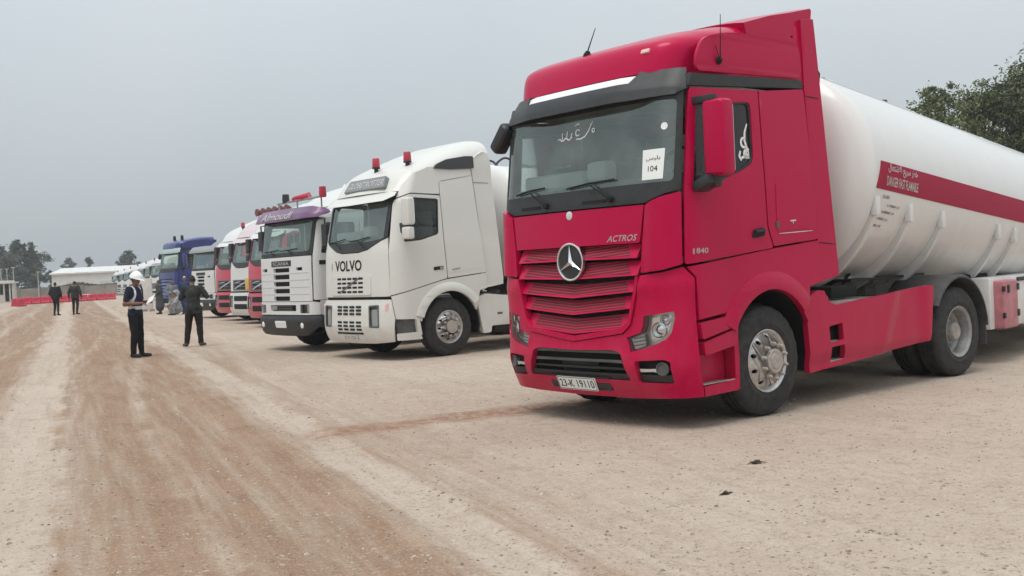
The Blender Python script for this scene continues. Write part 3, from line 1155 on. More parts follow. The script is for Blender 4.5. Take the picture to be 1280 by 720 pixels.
    # ---- grille slats: (z top mid, z top end, z bottom mid, z bottom end, half width)
    rows = [(1.692, 1.692, 1.565, 1.562, .838, .822), (1.535, 1.54, 1.385, 1.405, .838, .825), (1.335, 1.37, 1.205, 1.258, .81, .785), (1.178, 1.225, 1.045, 1.105, .775, .735), (1.01, 1.06, .862, .925, .72, .665)]
    for (tm, te, bm_, be, wt, wb_) in rows:
        def so_(s, z, tm=tm, te=te, bm_=bm_, be=be, wt=wt):
            q = min(1, abs(s) / wt)
            zt, zb_ = tm + (te - tm) * q, bm_ + (be - bm_) * q
            u = (zt - z) / max(.02, zt - zb_)
            return -.05 + .070 * max(0, min(1, u)) ** 1.1
        k = .80
        ins = [(-wt * k, tm + (te - tm) * k), (-wb_ * (k + .10), bm_ + (be - bm_) * k + .022), (0, bm_ + .022), (wb_ * (k + .10), bm_ + (be - bm_) * k + .022), (wt * k, tm + (te - tm) * k), (0, tm)]
        sl_o = obj('grille_slat', patch(S, [(-wt, te), (-wb_, be), (0, bm_), (wb_, be), (wt, te), (wt * k, tm + (te - tm) * k), (0, tm), (-wt * k, tm + (te - tm) * k)], off=so_, thick=.035, bev=.006, dz=.04), PF, root)
        obj('slat_mesh', patch(S, ins, off=lambda s, z, f=so_: f(s, z) + .003, thick=.004, bev=0, dz=.04), MESHR if PF is REDF else PF, sl_o)
    su_o = [(-.842, 1.395), (-.805, 1.22), (-.728, .958), (-.635, .878), (0, .792), (.635, .878), (.728, .958), (.805, 1.22), (.842, 1.395)]
    su_i = [(.812, 1.395), (.772, 1.22), (.700, .985), (.615, .925), (0, .845), (-.615, .925), (-.700, .985), (-.772, 1.22), (-.812, 1.395)]
    obj('grille_surround', patch(S, su_o + su_i, off=.036, thick=.08, bev=.008, dz=.08), PF, root)
    if detail:
        star_badge(S, root, 0.0, 1.555, .183, .022)
        obj('round_emblem', xf(lathe_x([(.042, -.01), (.042, .006), (.03, .010), (0, .011)], 20), S.pt(-.02, 2.0, .012), RZ(-90)), LETS, root)
        obj('model_lettering', text_bm(S, 'ACTROS', .47, 1.722, .058, .36, .0145, shear=.35, bold=.012), LETS, root)
    # ---- roof
    rp = [(0, .05), (.03, .22), (.08, .33), (.20, .39), (.5, .475), (.95, .56), (1.5, .62), (2.1, .625)]
    rw = [(0, 1.10), (.12, 1.14), (.3, 1.19), (.6, 1.225), (2.1, 1.222)]
    obj('roof', roof_bm(.31, 2.33, 3.205, rp, rw, n=6.0), P, root)
    for sg in (1, -1):
        F = Flat((sg * 1.228, 0, 0), (0, sg, 0), (0, 0, 1))
        e_ = 0 if sg > 0 else .35
        pr = rnd([(.58 + e_, 3.225), (.58 + e_, 3.36), (.68 + e_, 3.53), (.98 + e_, 3.605), (2.02, 3.675), (2.15, 3.60), (2.19, 3.27)], .10)
        if sg < 0:
            pr = mir(pr)
        obj('roof_side_panel', patch(F, pr, off=.016, thick=.03, bev=.010), P, root)
        tr_ = [(.47, 3.085), (.50, 3.20), (2.20, 3.255), (2.21, 3.175)]
        obj('roof_trim', patch(Flat((sg * 1.232, 0, 0), (0, sg, 0), (0, 0, 1)), tr_ if sg > 0 else mir(tr_), off=.004, thick=.06), BLK, root)
    # visor: dark blade with a pale strip, ends reaching up
    vh = [(.72, 2.995), (1.17, 3.01), (1.285, 3.06), (1.285, 3.262), (.79, 3.27), (.715, 3.165)]
    vo = [(0, 2.992)] + vh + [(0, 3.165)] + mir(vh)

    def voff(s, z):
        return interp(z, [(2.98, .155), (3.10, .135), (3.28, .075)]) - .115 * min(1, max(0, (abs(s) - .60) / .42))
    vz = obj('sun_visor', patch(S, vo, off=voff, thick=.03, bev=.008), visor, root)
    obj('visor_strip', patch(S, [(-.72, 3.170), (.705, 3.170), (.775, 3.235), (-.775, 3.235)], off=lambda s, z: voff(s, z) - .02, thick=.04), LAMP if detail else visor, vz)
    obj('visor_bracket', patch(S, [(-1.2, 3.02), (1.2, 3.02), (1.2, 3.15), (-1.2, 3.15)], off=.0, thick=.02), BLK2, vz)
    if detail:
        obj('marker_lamp', xf(box(-.05, .05, -.015, .015, -.022, .022, .01), (.80, .405, 3.455), RX(-30)), AMB, root)
        for (ax, ay, az) in ((-.06, .50, 3.575),):
            a_ = xf(lathe_x([(.045, -.02), (.04, .015), (.02, .05), (0, .055)], 14), (ax, ay, az), RY(-75))
            a_ = join(a_, tube([(ax, ay, az + .03), (ax + .03, ay + .10, az + .28)], [.008, .004], 6))
            obj('antenna', a_, BLK2, root)
        a_ = xf(lathe_x([(.040, -.01), (.036, .02), (.018, .05), (0, .055)], 14), (1.235, .89, 3.335), RY(-10))
        a_ = join(a_, tube([(1.27, .89, 3.335), (1.30, .88, 3.75)], [.006, .003], 6))
        a_ = join(a_, tube([(1.27, .89, 3.335), (1.29, .80, 3.46)], [.005, .003], 6))
        obj('antenna', a_, BLK2, root)
    # ---- flanks (both sides)
    for sg in (1, -1):
        g_ = (lambda q: q) if sg > 0 else mir
        door = rnd([(1.278, 1.485), (2.530, 1.60), (2.448, 1.80), (2.418, 2.59), (2.408, 3.10), (1.315, 3.065), (1.285, 2.16)][::1], .03)
        hole = rnd([(1.37, 2.15), (1.54, 2.165), (2.10, 2.33), (2.285, 2.41), (2.285, 2.985), (1.40, 2.915)], .07)
        dr = obj('door', patch(S, [g_(door), g_(hole)], off=.012, thick=.05, bev=.008), P, root)
        obj('window_seal', patch(S, [g_(rnd([(1.345, 2.12), (1.545, 2.135), (2.11, 2.30), (2.315, 2.39), (2.315, 3.012), (1.385, 2.942)], .08)), g_(rnd([(1.385, 2.17), (1.54, 2.185), (2.09, 2.35), (2.265, 2.425), (2.265, 2.965), (1.415, 2.90)], .06))], off=.003, thick=.02), BLK, dr)
        wn = obj('window', patch(S, g_([(1.35, 2.12), (1.545, 2.135), (2.11, 2.30), (2.31, 2.39), (2.31, 3.0), (1.39, 2.94)]), off=-.012, thick=0), WIN2, dr)
        if detail and sg > 0:
            sw = [[(2.24, 2.78), (2.20, 2.70), (2.19, 2.62), (2.22, 2.55), (2.25, 2.53)], arc(2.18, 2.60, .045, 60, 330, 9), [(2.25, 2.46), (2.18, 2.47), (2.12, 2.45)],
                  arc(2.21, 2.495, .036, 0, 360, 12), [(2.21, 2.495), (2.21, 2.53)], [(2.21, 2.495), (2.18, 2.475)], [(2.21, 2.495), (2.24, 2.475)], [(2.12, 2.52), (2.10, 2.47), (2.13, 2.43)]]
            obj('window_decal', strokes(S, sw, .015, -.008), LETW, wn)
            obj('number_lettering', text_bm(S, '1', 1.355, 1.573, .050, .018, .016, bold=.02), LETS, dr)
            obj('number_lettering', text_bm(S, '840', 1.392, 1.577, .050, .165, .016, bold=.02), LETS, dr)
            obj('locker_line', strokes(S, [[(2.62 + .08 * i, 1.735 + .003 * i) for i in range(8)]], .004, .019), LETS, dr)
        hd = obj('handle', patch(S, g_(rnd([(2.205, 1.695), (2.225, 1.775), (2.39, 1.80), (2.40, 1.72)], .03)), off=.022, thick=.03), BLK2, dr)
        obj('handle_bar', patch(S, g_(rnd([(2.24, 1.745), (2.38, 1.765), (2.38, 1.79), (2.24, 1.775)], .01)), off=.045, thick=.02), BLK, hd)
        side = rnd([(2.428, 3.10), (2.438, 2.59), (2.468, 1.805), (2.545, 1.615), (3.275, 1.672), (3.235, 2.2), (3.155, 3.165)], .02)
        sp = obj('rear_side_panel', patch(S, g_(side), off=.012, thick=.05, bev=.008), P, root)
        obj('locker_flap', patch(S, g_(rnd([(2.60, 1.75), (3.18, 1.79), (3.16, 2.32), (2.60, 2.22)], .03)), off=.017, thick=.006, bev=.003), P, sp)
        if detail:
            obj('flap_lock', patch(S, g_(rnd([(2.585, 1.79), (2.63, 1.79), (2.63, 1.85), (2.585, 1.85)], .01)), off=.022, thick=.01), GRY, sp)
            obj('flap_mark', strokes(S, [g_([(2.80, 1.855), (2.85, 1.86), (2.90, 1.86)]), g_([(2.85, 1.855), (2.85, 1.83)])], .007, .025), LETS, sp)
        # lower panel with the wheel arch
        cx, cz = 2.46, .53
        archp = [(cx + .665 * math.cos(R(a)), cz + .685 * math.sin(R(a))) for a in (28, 42, 56, 70, 84, 98, 112, 126, 140, 150, 158)]
        lowp = [(1.295, 1.462), (1.385, 1.37), (1.395, .985), (1.84, 1.03)] + archp[::-1] + [(3.10, 1.205), (3.315, 1.245), (3.285, 1.655), (2.545, 1.595)]
        lowp = lowp[::-1] if False else lowp
        lp = obj('lower_door_panel', patch(S, g_(lowp), off=lambda s, z: .006 + .012 * max(0, min(1, (1.5 - z) / .25)), thick=.05, bev=.008), P, root)
        ar_o = [(cx + .84 * math.cos(R(a)), cz + .85 * math.sin(R(a))) for a in range(40, 159, 8)]
        ar_i = [(cx + .655 * math.cos(R(a)), cz + .675 * math.sin(R(a))) for a in range(40, 159, 8)]

        def foff(s, z, cx=cx, cz=cz):
            d = math.hypot(abs(s) - cx, z - cz)
            return .016 + .030 * math.sin(PI * min(1, max(0, (.85 - d) / .28))) ** .8
        obj('wheel_arch', patch(S, g_(ar_o[::-1] + ar_i if False else ar_i + ar_o[::-1]), off=foff, thick=.07, bev=.008, dz=.06), P, root)
        # steps
        s1 = obj('entry_step', patch(S, g_(rnd([(1.395, .955), (1.425, .805), (1.865, .885), (1.875, 1.0)], .015)), off=.028, thick=.09, bev=.010), P, root)
        obj('entry_step', patch(S, g_(rnd([(1.435, .775), (1.455, .655), (1.91, .72), (1.93, .875)], .015)), off=.022, thick=.10, bev=.010), P, root)
        obj('step_recess', patch(S, g_([(1.39, .30), (1.94, .30), (1.94, 1.02), (1.39, 1.02)]), off=-.13, thick=.0), PF, root)
        lo = obj('lower_step', patch(S, g_(rnd([(1.392, .285), (1.915, .295), (1.935, .40), (1.40, .375)], .015)), off=.012, thick=.16, bev=.010), P, root)
        obj('step_tread', patch(Flat(S.pt(sg * 1.42, .388, -.14), (0, 1, .02), (sg, 0, 0)) if sg > 0 else Flat(S.pt(sg * 1.42, .388, -.14), (0, 1, .02), (-1, 0, 0)), [(0, 0), (.48, 0), (.48, .13), (0, .13)] if sg > 0 else [(0, 0), (.48, 0), (.48, .13), (0, .13)], off=0, thick=.01), DIRTY, lo)
        obj('step_post', patch(S, g_([(1.90, .30), (1.965, .30), (1.945, .95), (1.885, .95)]), off=.0, thick=.12), P, root)
        # wheel well
        obj('wheel_well', well_bm(.70, sg, 1.25, cx + S.dy, cz), BLK2, root)
        # side deflector behind the cab
        F = Flat((sg * 1.235, 0, 0), (0, sg, 0), (0, 0, 1))
        dfl = [(2.225, 3.62), (2.22, 3.86), (2.435, 3.89), (2.715, 1.29), (2.395, 1.235), (2.335, 2.0), (2.235, 3.16)][::-1]
        if not spoiler:
            dfl = [(y_, min(z_, 3.64)) for y_, z_ in dfl if not (z_ > 3.8 and y_ < 2.3)]
        dd = obj('side_deflector', patch(F, dfl if sg > 0 else mir(dfl), off=0, thick=.05, bev=.012), P, root)
        obj('deflector_seam', strokes(F, [[(2.25 * sg, 3.10), (2.34 * sg, 3.095), (2.47 * sg, 3.09)]], .006, .002), BLK2, dd)
        obj('deflector_seam', strokes(F, [[(2.38 * sg, 1.635), (2.5 * sg, 1.625), (2.66 * sg, 1.61)]], .006, .002), BLK2, dd)
        if detail and sg > 0:
            obj('hose_loop', tube([(1.15, 2.46, 3.40), (1.17, 2.54, 3.42), (1.18, 2.58, 3.36), (1.17, 2.57, 3.20), (1.13, 2.54, 3.12)], .014, 8), BLK2, root)
    # roof spoiler
    if spoiler:
        F = Flat((0, 0, 0), (0, 1, 0), (0, 0, 1))
        b = bmesh.new()
        rows_ = []
        for x in [i / 12 * 1.20 for i in range(-12, 13)]:
            q = max(0, 1 - (abs(x) / 1.22) ** 4)
            rows_.append([b.verts.new((x, y, z)) for y, z in ((1.35, 3.80 - .06 * (1 - q)), (1.75, 3.85 + .05 * q), (2.1, 3.92 + .06 * q), (2.44, 4.00 + .05 * q), (2.46, 3.98 + .05 * q), (2.44, 3.86), (1.95, 3.62), (1.40, 3.60))])
        for A, B in zip(rows_, rows_[1:]):
            for i in range(8):
                b.faces.new((A[i], B[i], B[(i + 1) % 8], A[(i + 1) % 8]))
        b.faces.new(rows_[0])
        b.faces.new(rows_[-1][::-1])
        bmesh.ops.recalc_face_normals(b, faces=b.faces)
        obj('roof_spoiler', b, P, root)
        obj('rear_air_guide', box(-1.205, 1.205, 2.12, 2.38, 1.3, 3.80, .02), P, root)
    # mirrors: rounded tall housings on two arms
    for sg in (1,):
        X = sg * 1.47
        mb = box(X - .12, X + .12, .48, .66, 2.255, 2.93, .055, 3)
        mo = obj('mirror', mb, P, root)
        obj('mirror_glass', box(X - .095, X + .095, .658, .666, 2.30, 2.88), CHR, mo)
        obj('mirror_arm', box(min(sg * 1.22, X), max(sg * 1.22, X), .50, .60, 2.16, 2.28, .02), BLK, mo)
        obj('mirror_arm', box(min(sg * 1.22, X), max(sg * 1.22, X), .50, .58, 2.91, 2.98, .02), BLK, mo)
        obj('mirror_foot', xf(box(-.10, .10, -.10, .10, -.05, .05, .03), (sg * 1.36, .52, 2.20), RY(sg * -20)), BLK, mo)
    # kerb mirror on the right-hand corner
    km = tube([(-1.0, .50, 3.05), (-1.14, .40, 3.0), (-1.22, .38, 2.96)], .045, 10)
    km = join(km, xf(box(-.075, .075, -.09, .09, -.17, .17, .06, 3), (-1.25, .37, 2.90), RY(42)))
    km = join(km, tube([(-1.02, .50, 2.96), (-1.20, .40, 2.93)], .03, 8))
    obj('kerb_mirror', km, BLK, root)
    # ---- interior, back wall
    obj('cab_rear_wall', box(-1.2, 1.2, 2.25, 2.30, 1.2, 3.3), P, root)
    cab_interior(root, 1.17, 2.22, .36, 1.50, 3.14)


def tractor_chassis(root, P, fy=1.49, wb=3.72, r=.53, skirt=True, tank=False):
    fr = box(-.45, -.36, .7, fy + wb + .9, .72, .98)
    fr = box(.36, .45, .7, fy + wb + .9, .72, .98, bm=fr)
    for y in (2.6, 3.4, 4.3, 5.8):
        fr = box(-.40, .40, y, y + .12, .76, .94, bm=fr)
    fr = box(-.8, .8, .55, 2.2, .55, 1.05, bm=fr)
    obj('chassis_frame', fr, FRM, root)
    ax = tube([(-1.0, fy, .5), (1.0, fy, .5)], .07, 10)
    ax = tube([(-.9, fy + wb, .52), (.9, fy + wb, .52)], .12, 12, bm=ax)
    ax = xf(ax)
    obj('axles', ax, FRM, root)
    fw = box(-.48, .48, fy + wb - .62, fy + wb - .05, 1.12, 1.18, .02)
    fw = box(-.3, .3, fy + wb - .5, fy + wb - .15, .98, 1.13, bm=fw)
    obj('fifth_wheel', fw, DIRTY, root)
    # deck plate, hoses and battery boxes behind the cab
    dk = box(-.9, .9, 2.45, 3.35, 1.02, 1.06)
    for i in range(9):
        dk = box(-.88, .88, 2.47 + i * .10, 2.51 + i * .10, 1.06, 1.085, bm=dk)
    obj('catwalk', dk, DIRTY, root)
    cbl = bmesh.new()
    rs = random.Random(4)
    for i in range(7):
        x0 = -.5 + i * .17
        pts = [(x0, 2.40, 1.5 + rs.random() * .4)]
        for k in range(1, 9):
            t = k / 8
            pts.append((x0 + rs.uniform(-.06, .06) + t * .1, 2.42 + 1.6 * t, 1.45 - 1.1 * math.sin(PI * t) * .35 + rs.uniform(-.03, .03) - .1 * t))
        tube(pts, .020, 7, bm=cbl)
    obj('air_hoses', cbl, BLK2, root)
    obj('battery_box', join(box(-.7, .7, 2.42, 2.95, .98, 1.30, .03), box(-.3, .95, 3.0, 3.5, 1.03, 1.16, .03)), BLK2, root)
    obj('tanks', join(box(-1.12, -.55, 2.3, 4.2, .42, 1.0, .08), box(.55, 1.12, 2.3, 4.2, .42, 1.0, .08)), FRM, root)
    for sg in (1, -1):
        add_wheel(root, sg * 1.215, fy, 'front', r, flip=sg < 0)
        add_wheel(root, sg * 1.215, fy + wb, 'rear', r, flip=sg < 0, dual=True)
        # rear mudguard
        b = bmesh.new()
        n = 20
        ri, ro = r + .085, r + .115
        xa, xb = (.56, 1.255) if sg > 0 else (-1.255, -.56)
        rg = []
        for i in range(n + 1):
            a = R(2 + (150 - 2) * i / n)
            c_, s_ = math.cos(a), math.sin(a)
            rg.append([b.verts.new((x, fy + wb + q * c_, r + q * s_ * 1.02)) for x, q in ((xa, ri), (xb, ri), (xb, ro - .01), (xb - sg * .0 - .03 * (1 if sg > 0 else 0), ro + .01), (xa, ro + .01))])
        for A, B in zip(rg, rg[1:]):
            for i in range(5):
                b.faces.new((A[i], A[(i + 1) % 5], B[(i + 1) % 5], B[i]))
        b.faces.new(rg[0])
        b.faces.new(rg[-1][::-1])
        bmesh.ops.recalc_face_normals(b, faces=b.faces)
        b = box(xa + .03, xb - .03, fy + wb + ri + .0, fy + wb + ri + .02, .32, r + .05, bm=b)
        obj('mudguard', b, MUD, root)
        if skirt:
            F = Flat((sg * 1.235, 0, 0), (0, sg, 0), (0, 0, 1))
            sk = [(2.085, 1.075), (2.16, .33), (4.50, .47), (4.585, 1.095), (4.50, 1.10), (2.62, .985), (2.50, 1.03), (2.42, 1.145), (2.30, 1.155)]
            h1 = rnd([(2.50, .60), (2.74, .625), (2.72, .80), (2.48, .775)], .015)
            h2 = rnd([(2.52, .405), (2.77, .425), (2.75, .575), (2.51, .56)], .015)
            g_ = (lambda q: q) if sg > 0 else mir

            def koff(s, z):
                s = abs(s)
                q = max(0, min(1, (s - 3.55 - (z - .5) * .45) / .12))
                q2 = max(0, min(1, (4.45 - s) / .2))
                return .012 - .03 * q * q2 - .03 * max(0, min(1, (.52 - z) / .1))
            ss = obj('side_skirt', patch(_Grid(F, .06), [g_(sk), g_(h1), g_(h2)], off=koff, thick=.06, bev=.010, dz=.06), P, root)
            for hz, (q0, q1) in ((.60, (2.46, 2.76)), (.405, (2.49, 2.79))):
                obj('step_box', join(box(min(sg * 1.02, sg * 1.04), max(sg * 1.02, sg * 1.04), q0, q1, hz - .03, hz + .21)), GRY, ss)
                obj('step_plate', box(min(sg * 1.04, sg * 1.215), max(sg * 1.04, sg * 1.215), q0, q1, hz - .02, hz + .02), DIRTY, ss)
            obj('skirt_top', box(min(sg * .6, sg * 1.2), max(sg * .6, sg * 1.2), 2.45, 3.9, .99, 1.01), DIRTY, ss)


class _Grid:
    """wraps a surface so panels on it are cut at regular steps of s"""

    def __init__(self, S, st):
        self.S, self.st = S, st

    def pt(self, *a):
        return self.S.pt(*a)

    def lines(self, a, b):
        i = math.ceil(a / self.st)
        out = []
        while i * self.st < b:
            out.append(i * self.st)
            i += 1
        return out


AX, AY, AA = .50526, 10.23843, .87179
red = thing('tractor_unit', 'big crimson red tractor with star badge and plate 23-K 19110', 'truck', (AX, AY, 0), -AA, 'lorries parked in the row')
build_actros(red, RED, REDF)
tractor_chassis(red, RED)
# ------------------------------------------------------------------ tanker trailer of the red tractor
TT = TankS(1.22, 1.19, 2.275, .086)


def tank_bm(T, y0, y1, seg=64, rear=True, dish=.26, seams=True):
    b = bmesh.new()
    prof = [(y0 - dish, .0), (y0 - dish * .985, .25), (y0 - dish * .93, .45), (y0 - dish * .82, .64), (y0 - dish * .64, .80), (y0 - dish * .42, .91), (y0 - dish * .2, .972), (y0 - dish * .05, .996), (y0, 1.004), (y0 + .03, 1.004), (y0 + .035, 1.0)]
    y = y0 + .035
    while y + .9 < y1:
        y += .8
        prof += [(y - .012, 1.0), (y - .006, 1.0035), (y + .006, 1.0035), (y + .012, 1.0)] if seams and abs((y * 10) % 3) < 1.2 else [(y, 1.0)]
    prof += [(y1, 1.0), (y1 + dish * .3, .96), (y1 + dish * .65, .80), (y1 + dish * .9, .5), (y1 + dish, 0)]
    rings = []
    for yy, k in prof:
        if k == 0:
            rings.append([b.verts.new((0, yy, T.zc - T.slope * yy))])
        else:
            rings.append([b.verts.new((T.W * k * math.cos(2 * PI * i / seg), yy, T.zc - T.slope * yy + T.H * k * math.sin(2 * PI * i / seg))) for i in range(seg)])
    for A, B in zip(rings, rings[1:]):
        for i in range(seg):
            j = (i + 1) % seg
            if len(A) == 1:
                b.faces.new((A[0], B[i], B[j]))
            elif len(B) == 1:
                b.faces.new((A[i], B[0], A[j]))
            else:
                b.faces.new((A[i], B[i], B[j], A[j]))
    bmesh.ops.recalc_face_normals(b, faces=b.faces)
    return b


KX, KY, KA = AX + 4.6 * math.sin(AA), AY + 4.6 * math.cos(AA), .76
trl = thing('tanker_trailer', 'white fuel tank trailer with red band and warning text behind crimson tractor', 'trailer', (KX, KY, 0), -KA, 'tank trailers')
tk = obj('tank', tank_bm(TT, -1.50, 9.2, seams=False), TANKW, trl, smooth=40)
RBAND = mat('red_band', (0.34, 0.002, 0.040), 0.5, spec=.2)
TG = _Grid(TT, .5)


def ang(z, s=0):
    return math.asin(max(-1, min(1, (z - TT.zc) / TT.H)))


band = obj('red_stripe', patch(TT, [(-1.47, ang(2.06)), (9.0, ang(2.06)), (9.0, ang(2.36)), (-1.36, ang(2.36))], off=.005, thick=.004, bev=0, dz=.05), RBAND, tk)
obj('warning_text', text_bm(TT, '\ufedd\ufe8e\ufecc\ufe98\ufeb7\ufefb\u0627 \ufeca\ufef3\ufeae\ufeb3 \ufeae\ufec4\ufea7', -1.21, ang(2.235), .10, .76, .011, bold=.02), LETW, tk)
obj('warning_text', text_bm(TT, 'DANGER FAST FLAMABLE', -1.24, ang(2.11), .088, .80, .011, bold=.015), LETW, tk)
obj('capacity_mark', text_bm(TT, '36.000', -1.28, ang(1.975), .030, .16, .007), LETR, tk)
for r_ in range(4):
    zz = 1.91 - r_ * .072
    obj('capacity_row', text_bm(TT, ['1-7000 | 2', '3-8000 | 4', '5-7500 | 6', '7-6500 | 8'][r_], -1.13 - r_ * .095, ang(zz) - .02, .030, .30, .007, bold=.01), LETR, tk)
# bearers under the tank
for yb in (-1.42, -.58, .32, 2.15, 2.75, 4.4, 5.8):
    rb = obj('tank_bearer', patch(TT, [(yb - .03, R(-78)), (yb + .03, R(-78)), (yb + .03, R(-20)), (yb - .03, R(-20))], off=lambda s, z: .05 + .10 * max(0, min(1, (-z - .55) / .7)), thick=.14, bev=.004, dz=.1), TANKW, trl)
    p_ = TT.pt(yb, R(-19), .03)
    obj('bearer_tab', box(p_.x - .05, p_.x + .02, yb - .045, yb + .045, p_.z - .10, p_.z + .10, .01), TANKW, rb)
# walkway and rail along the top
tw = box(-.28, .28, -.9, 8.8, 0, .03)
for v in tw.verts:
    v.co.z += TT.zc + TT.H - TT.slope * v.co.y - .004
obj('top_walkway', tw, TANKW, trl)
for my in (-.35, 2.0, 4.5):
    zt = TT.zc + TT.H - TT.slope * my
    obj('manhole', xf(lathe_x([(.26, -.02), (.26, .06), (.22, .09), (0, .10)], 24), (-.05, my, zt), RY(-90)), TANKW, trl)
obj('vent_valve', xf(lathe_x([(.03, -.02), (.03, .05), (.05, .05), (.04, .09), (0, .10)], 12), (.2, 1.05, TT.zc + TT.H - TT.slope - .02), RY(-90)), BLK, trl)
obj('vent_valve', xf(lathe_x([(.03, -.02), (.03, .05), (.05, .05), (.04, .09), (0, .10)], 12), (.2, -.62, TT.zc + TT.H + .02), RY(-90)), BLK, trl)
# under-frame
uf = box(-.5, .5, -.9, 9.0, 1.19, 1.24)
uf = box(-.46, -.36, .9, 9.0, .86, 1.2, bm=uf)
uf = box(.36, .46, .9, 9.0, .86, 1.2, bm=uf)
obj('underframe', uf, TANKW, trl)
obj('coupler_plate', box(-.7, .7, -1.1, .9, 1.182, 1.215), FRM, trl)
# side lockers with a pink extinguisher box
lk = obj('side_locker', join(box(.86, 1.19, 1.72, 4.6, .44, 1.10, .02)), TANKW, trl)
obj('side_locker', box(-1.19, -.86, 1.72, 4.6, .44, 1.10, .02), TANKW, trl)
PNK = mat('faded_pink_plastic', (0.46, 0.17, 0.19), 0.55, noise_amt=0.2, nscale=8)
eb = obj('extinguisher_box', box(1.15, 1.32, 1.86, 2.38, .44, 1.06, .035, 3), PNK, trl)
for zq in (.58, .92):
    obj('latch', box(1.30, 1.335, 2.33, 2.40, zq, zq + .09, .008), BLK, eb)
    obj('hinge', box(1.30, 1.335, 1.84, 1.89, zq, zq + .07, .008), BLK, eb)
obj('box_handle', box(1.315, 1.34, 1.98, 2.03, .90, 1.0, .006), BLK, eb)
obj('locker_latch', box(1.18, 1.21, 2.55, 2.63, .93, .99, .008), STEEL, lk)
obj('locker_pipe', box(1.12, 1.21, 2.72, 4.5, 1.02, 1.075, .015), BLK, lk)
obj('under_tank_light_block', join(box(-.82, .82, 1.75, 5.2, .50, 1.15, .05), tube([(-.6, 1.9, .48), (-.6, 5.0, .48)], .09, 10), tube([(.3, 1.9, .46), (.3, 5.0, .46)], .09, 10)), BLK2, trl)  # added black box and tubes that block light and darken the underside
# landing legs and wheels of the trailer
for sg in (1, -1):
    obj('landing_leg', join(box(sg * .62 - .07, sg * .62 + .07, 1.5, 1.64, .42, 1.2), box(sg * .62 - .05, sg * .62 + .05, 1.52, 1.62, .14, .5), box(sg * .62 - .14, sg * .62 + .14, 1.42, 1.72, .10, .14)), FRM, trl)
    for wy in (5.9, 7.2, 8.5):
        add_wheel(trl, sg * 1.215, wy, 'rear', .53, flip=sg < 0)
for wy in (5.9, 7.2, 8.5):
    obj('axle', tube([(-1.05, wy, .52), (1.05, wy, .52)], .075, 10), FRM, trl)
    obj('axle_hanger', box(-.5, .5, wy - .35, wy - .15, .5, .9), FRM, trl)


def simple_tanker(loc, rz, label, pm_, top=3.45, rear=9.0, rails=True, wheels=True):
    t = thing('tanker_trailer', label, 'trailer', loc, rz, 'tank trailers')
    T = TankS(1.2, 1.1, top - 1.1, .03)
    k = obj('tank', tank_bm(T, -1.25, rear, seg=40), pm_, t, smooth=40)
    obj('underframe', box(-.5, .5, -.6, rear, 1.0, 1.28), FRM, t)
    if rails:
        for x in (-.35, .15):
            pts = [(x, -1.2 + .02 * i, top - .12 + .30 * math.sin(PI * i / 14)) for i in range(15)]
            pts = [(x + .25 * math.sin(PI * i / 28), -1.25 + .5 * i / 14, top - .10 + .26 * math.sin(PI * i / 14)) for i in range(15)]
            obj('hoop', tube(pts, .022, 8), BLK, k)
        obj('manhole', xf(lathe_x([(.26, -.02), (.26, .10), (.20, .15), (0, .16)], 20), (0, .5, top - .03), RY(-90)), STEEL, k)
        obj('valve_cluster', join(box(-.5, -.3, .0, .2, top - .08, top + .12, .03), box(-.2, .0, -.3, -.1, top - .06, top + .10, .03), tube([(-.5, -.4, top + .05), (.3, .4, top + .08)], .03, 8)), STEEL, k)
    if wheels:
        for sg in (1, -1):
            for wy in (rear - 3, rear - 1.7):
                add_wheel(t, sg * 1.2, wy, 'rear', .52, flip=sg < 0)
    obj('landing_leg', box(-.75, .75, 1.5, 1.65, .02, 1.1), FRM, t)
    return t
# ------------------------------------------------------------------ white tractor with the three-row grille
VOL = Surf(1.25, .07, .08, .85, .36, 2.25,
           [(.3, .06), (.6, .0), (1.1, .02), (1.9, .06), (2.75, .26), (3.3, .6)],
           [(.3, .985), (.6, 1.), (2.0, 1.), (2.9, .98), (3.5, .95)])


def slots(S, root, name, m, s0, s1, z0, z1, nx, nz, gx_=.018, gz_=.02, off=.006):
    dx, dz_ = (s1 - s0) / nx, (z1 - z0) / nz
    for j in range(nz):
        for i in range(nx):
            a, c = s0 + i * dx + gx_, z0 + j * dz_ + gz_
            obj(name, patch(S, rnd([(a, c), (a + dx - 2 * gx_, c), (a + dx - 2 * gx_, c + dz_ - 2 * gz_), (a, c + dz_ - 2 * gz_)], .01, 2), off=off, thick=.012, bev=.002), m, root)


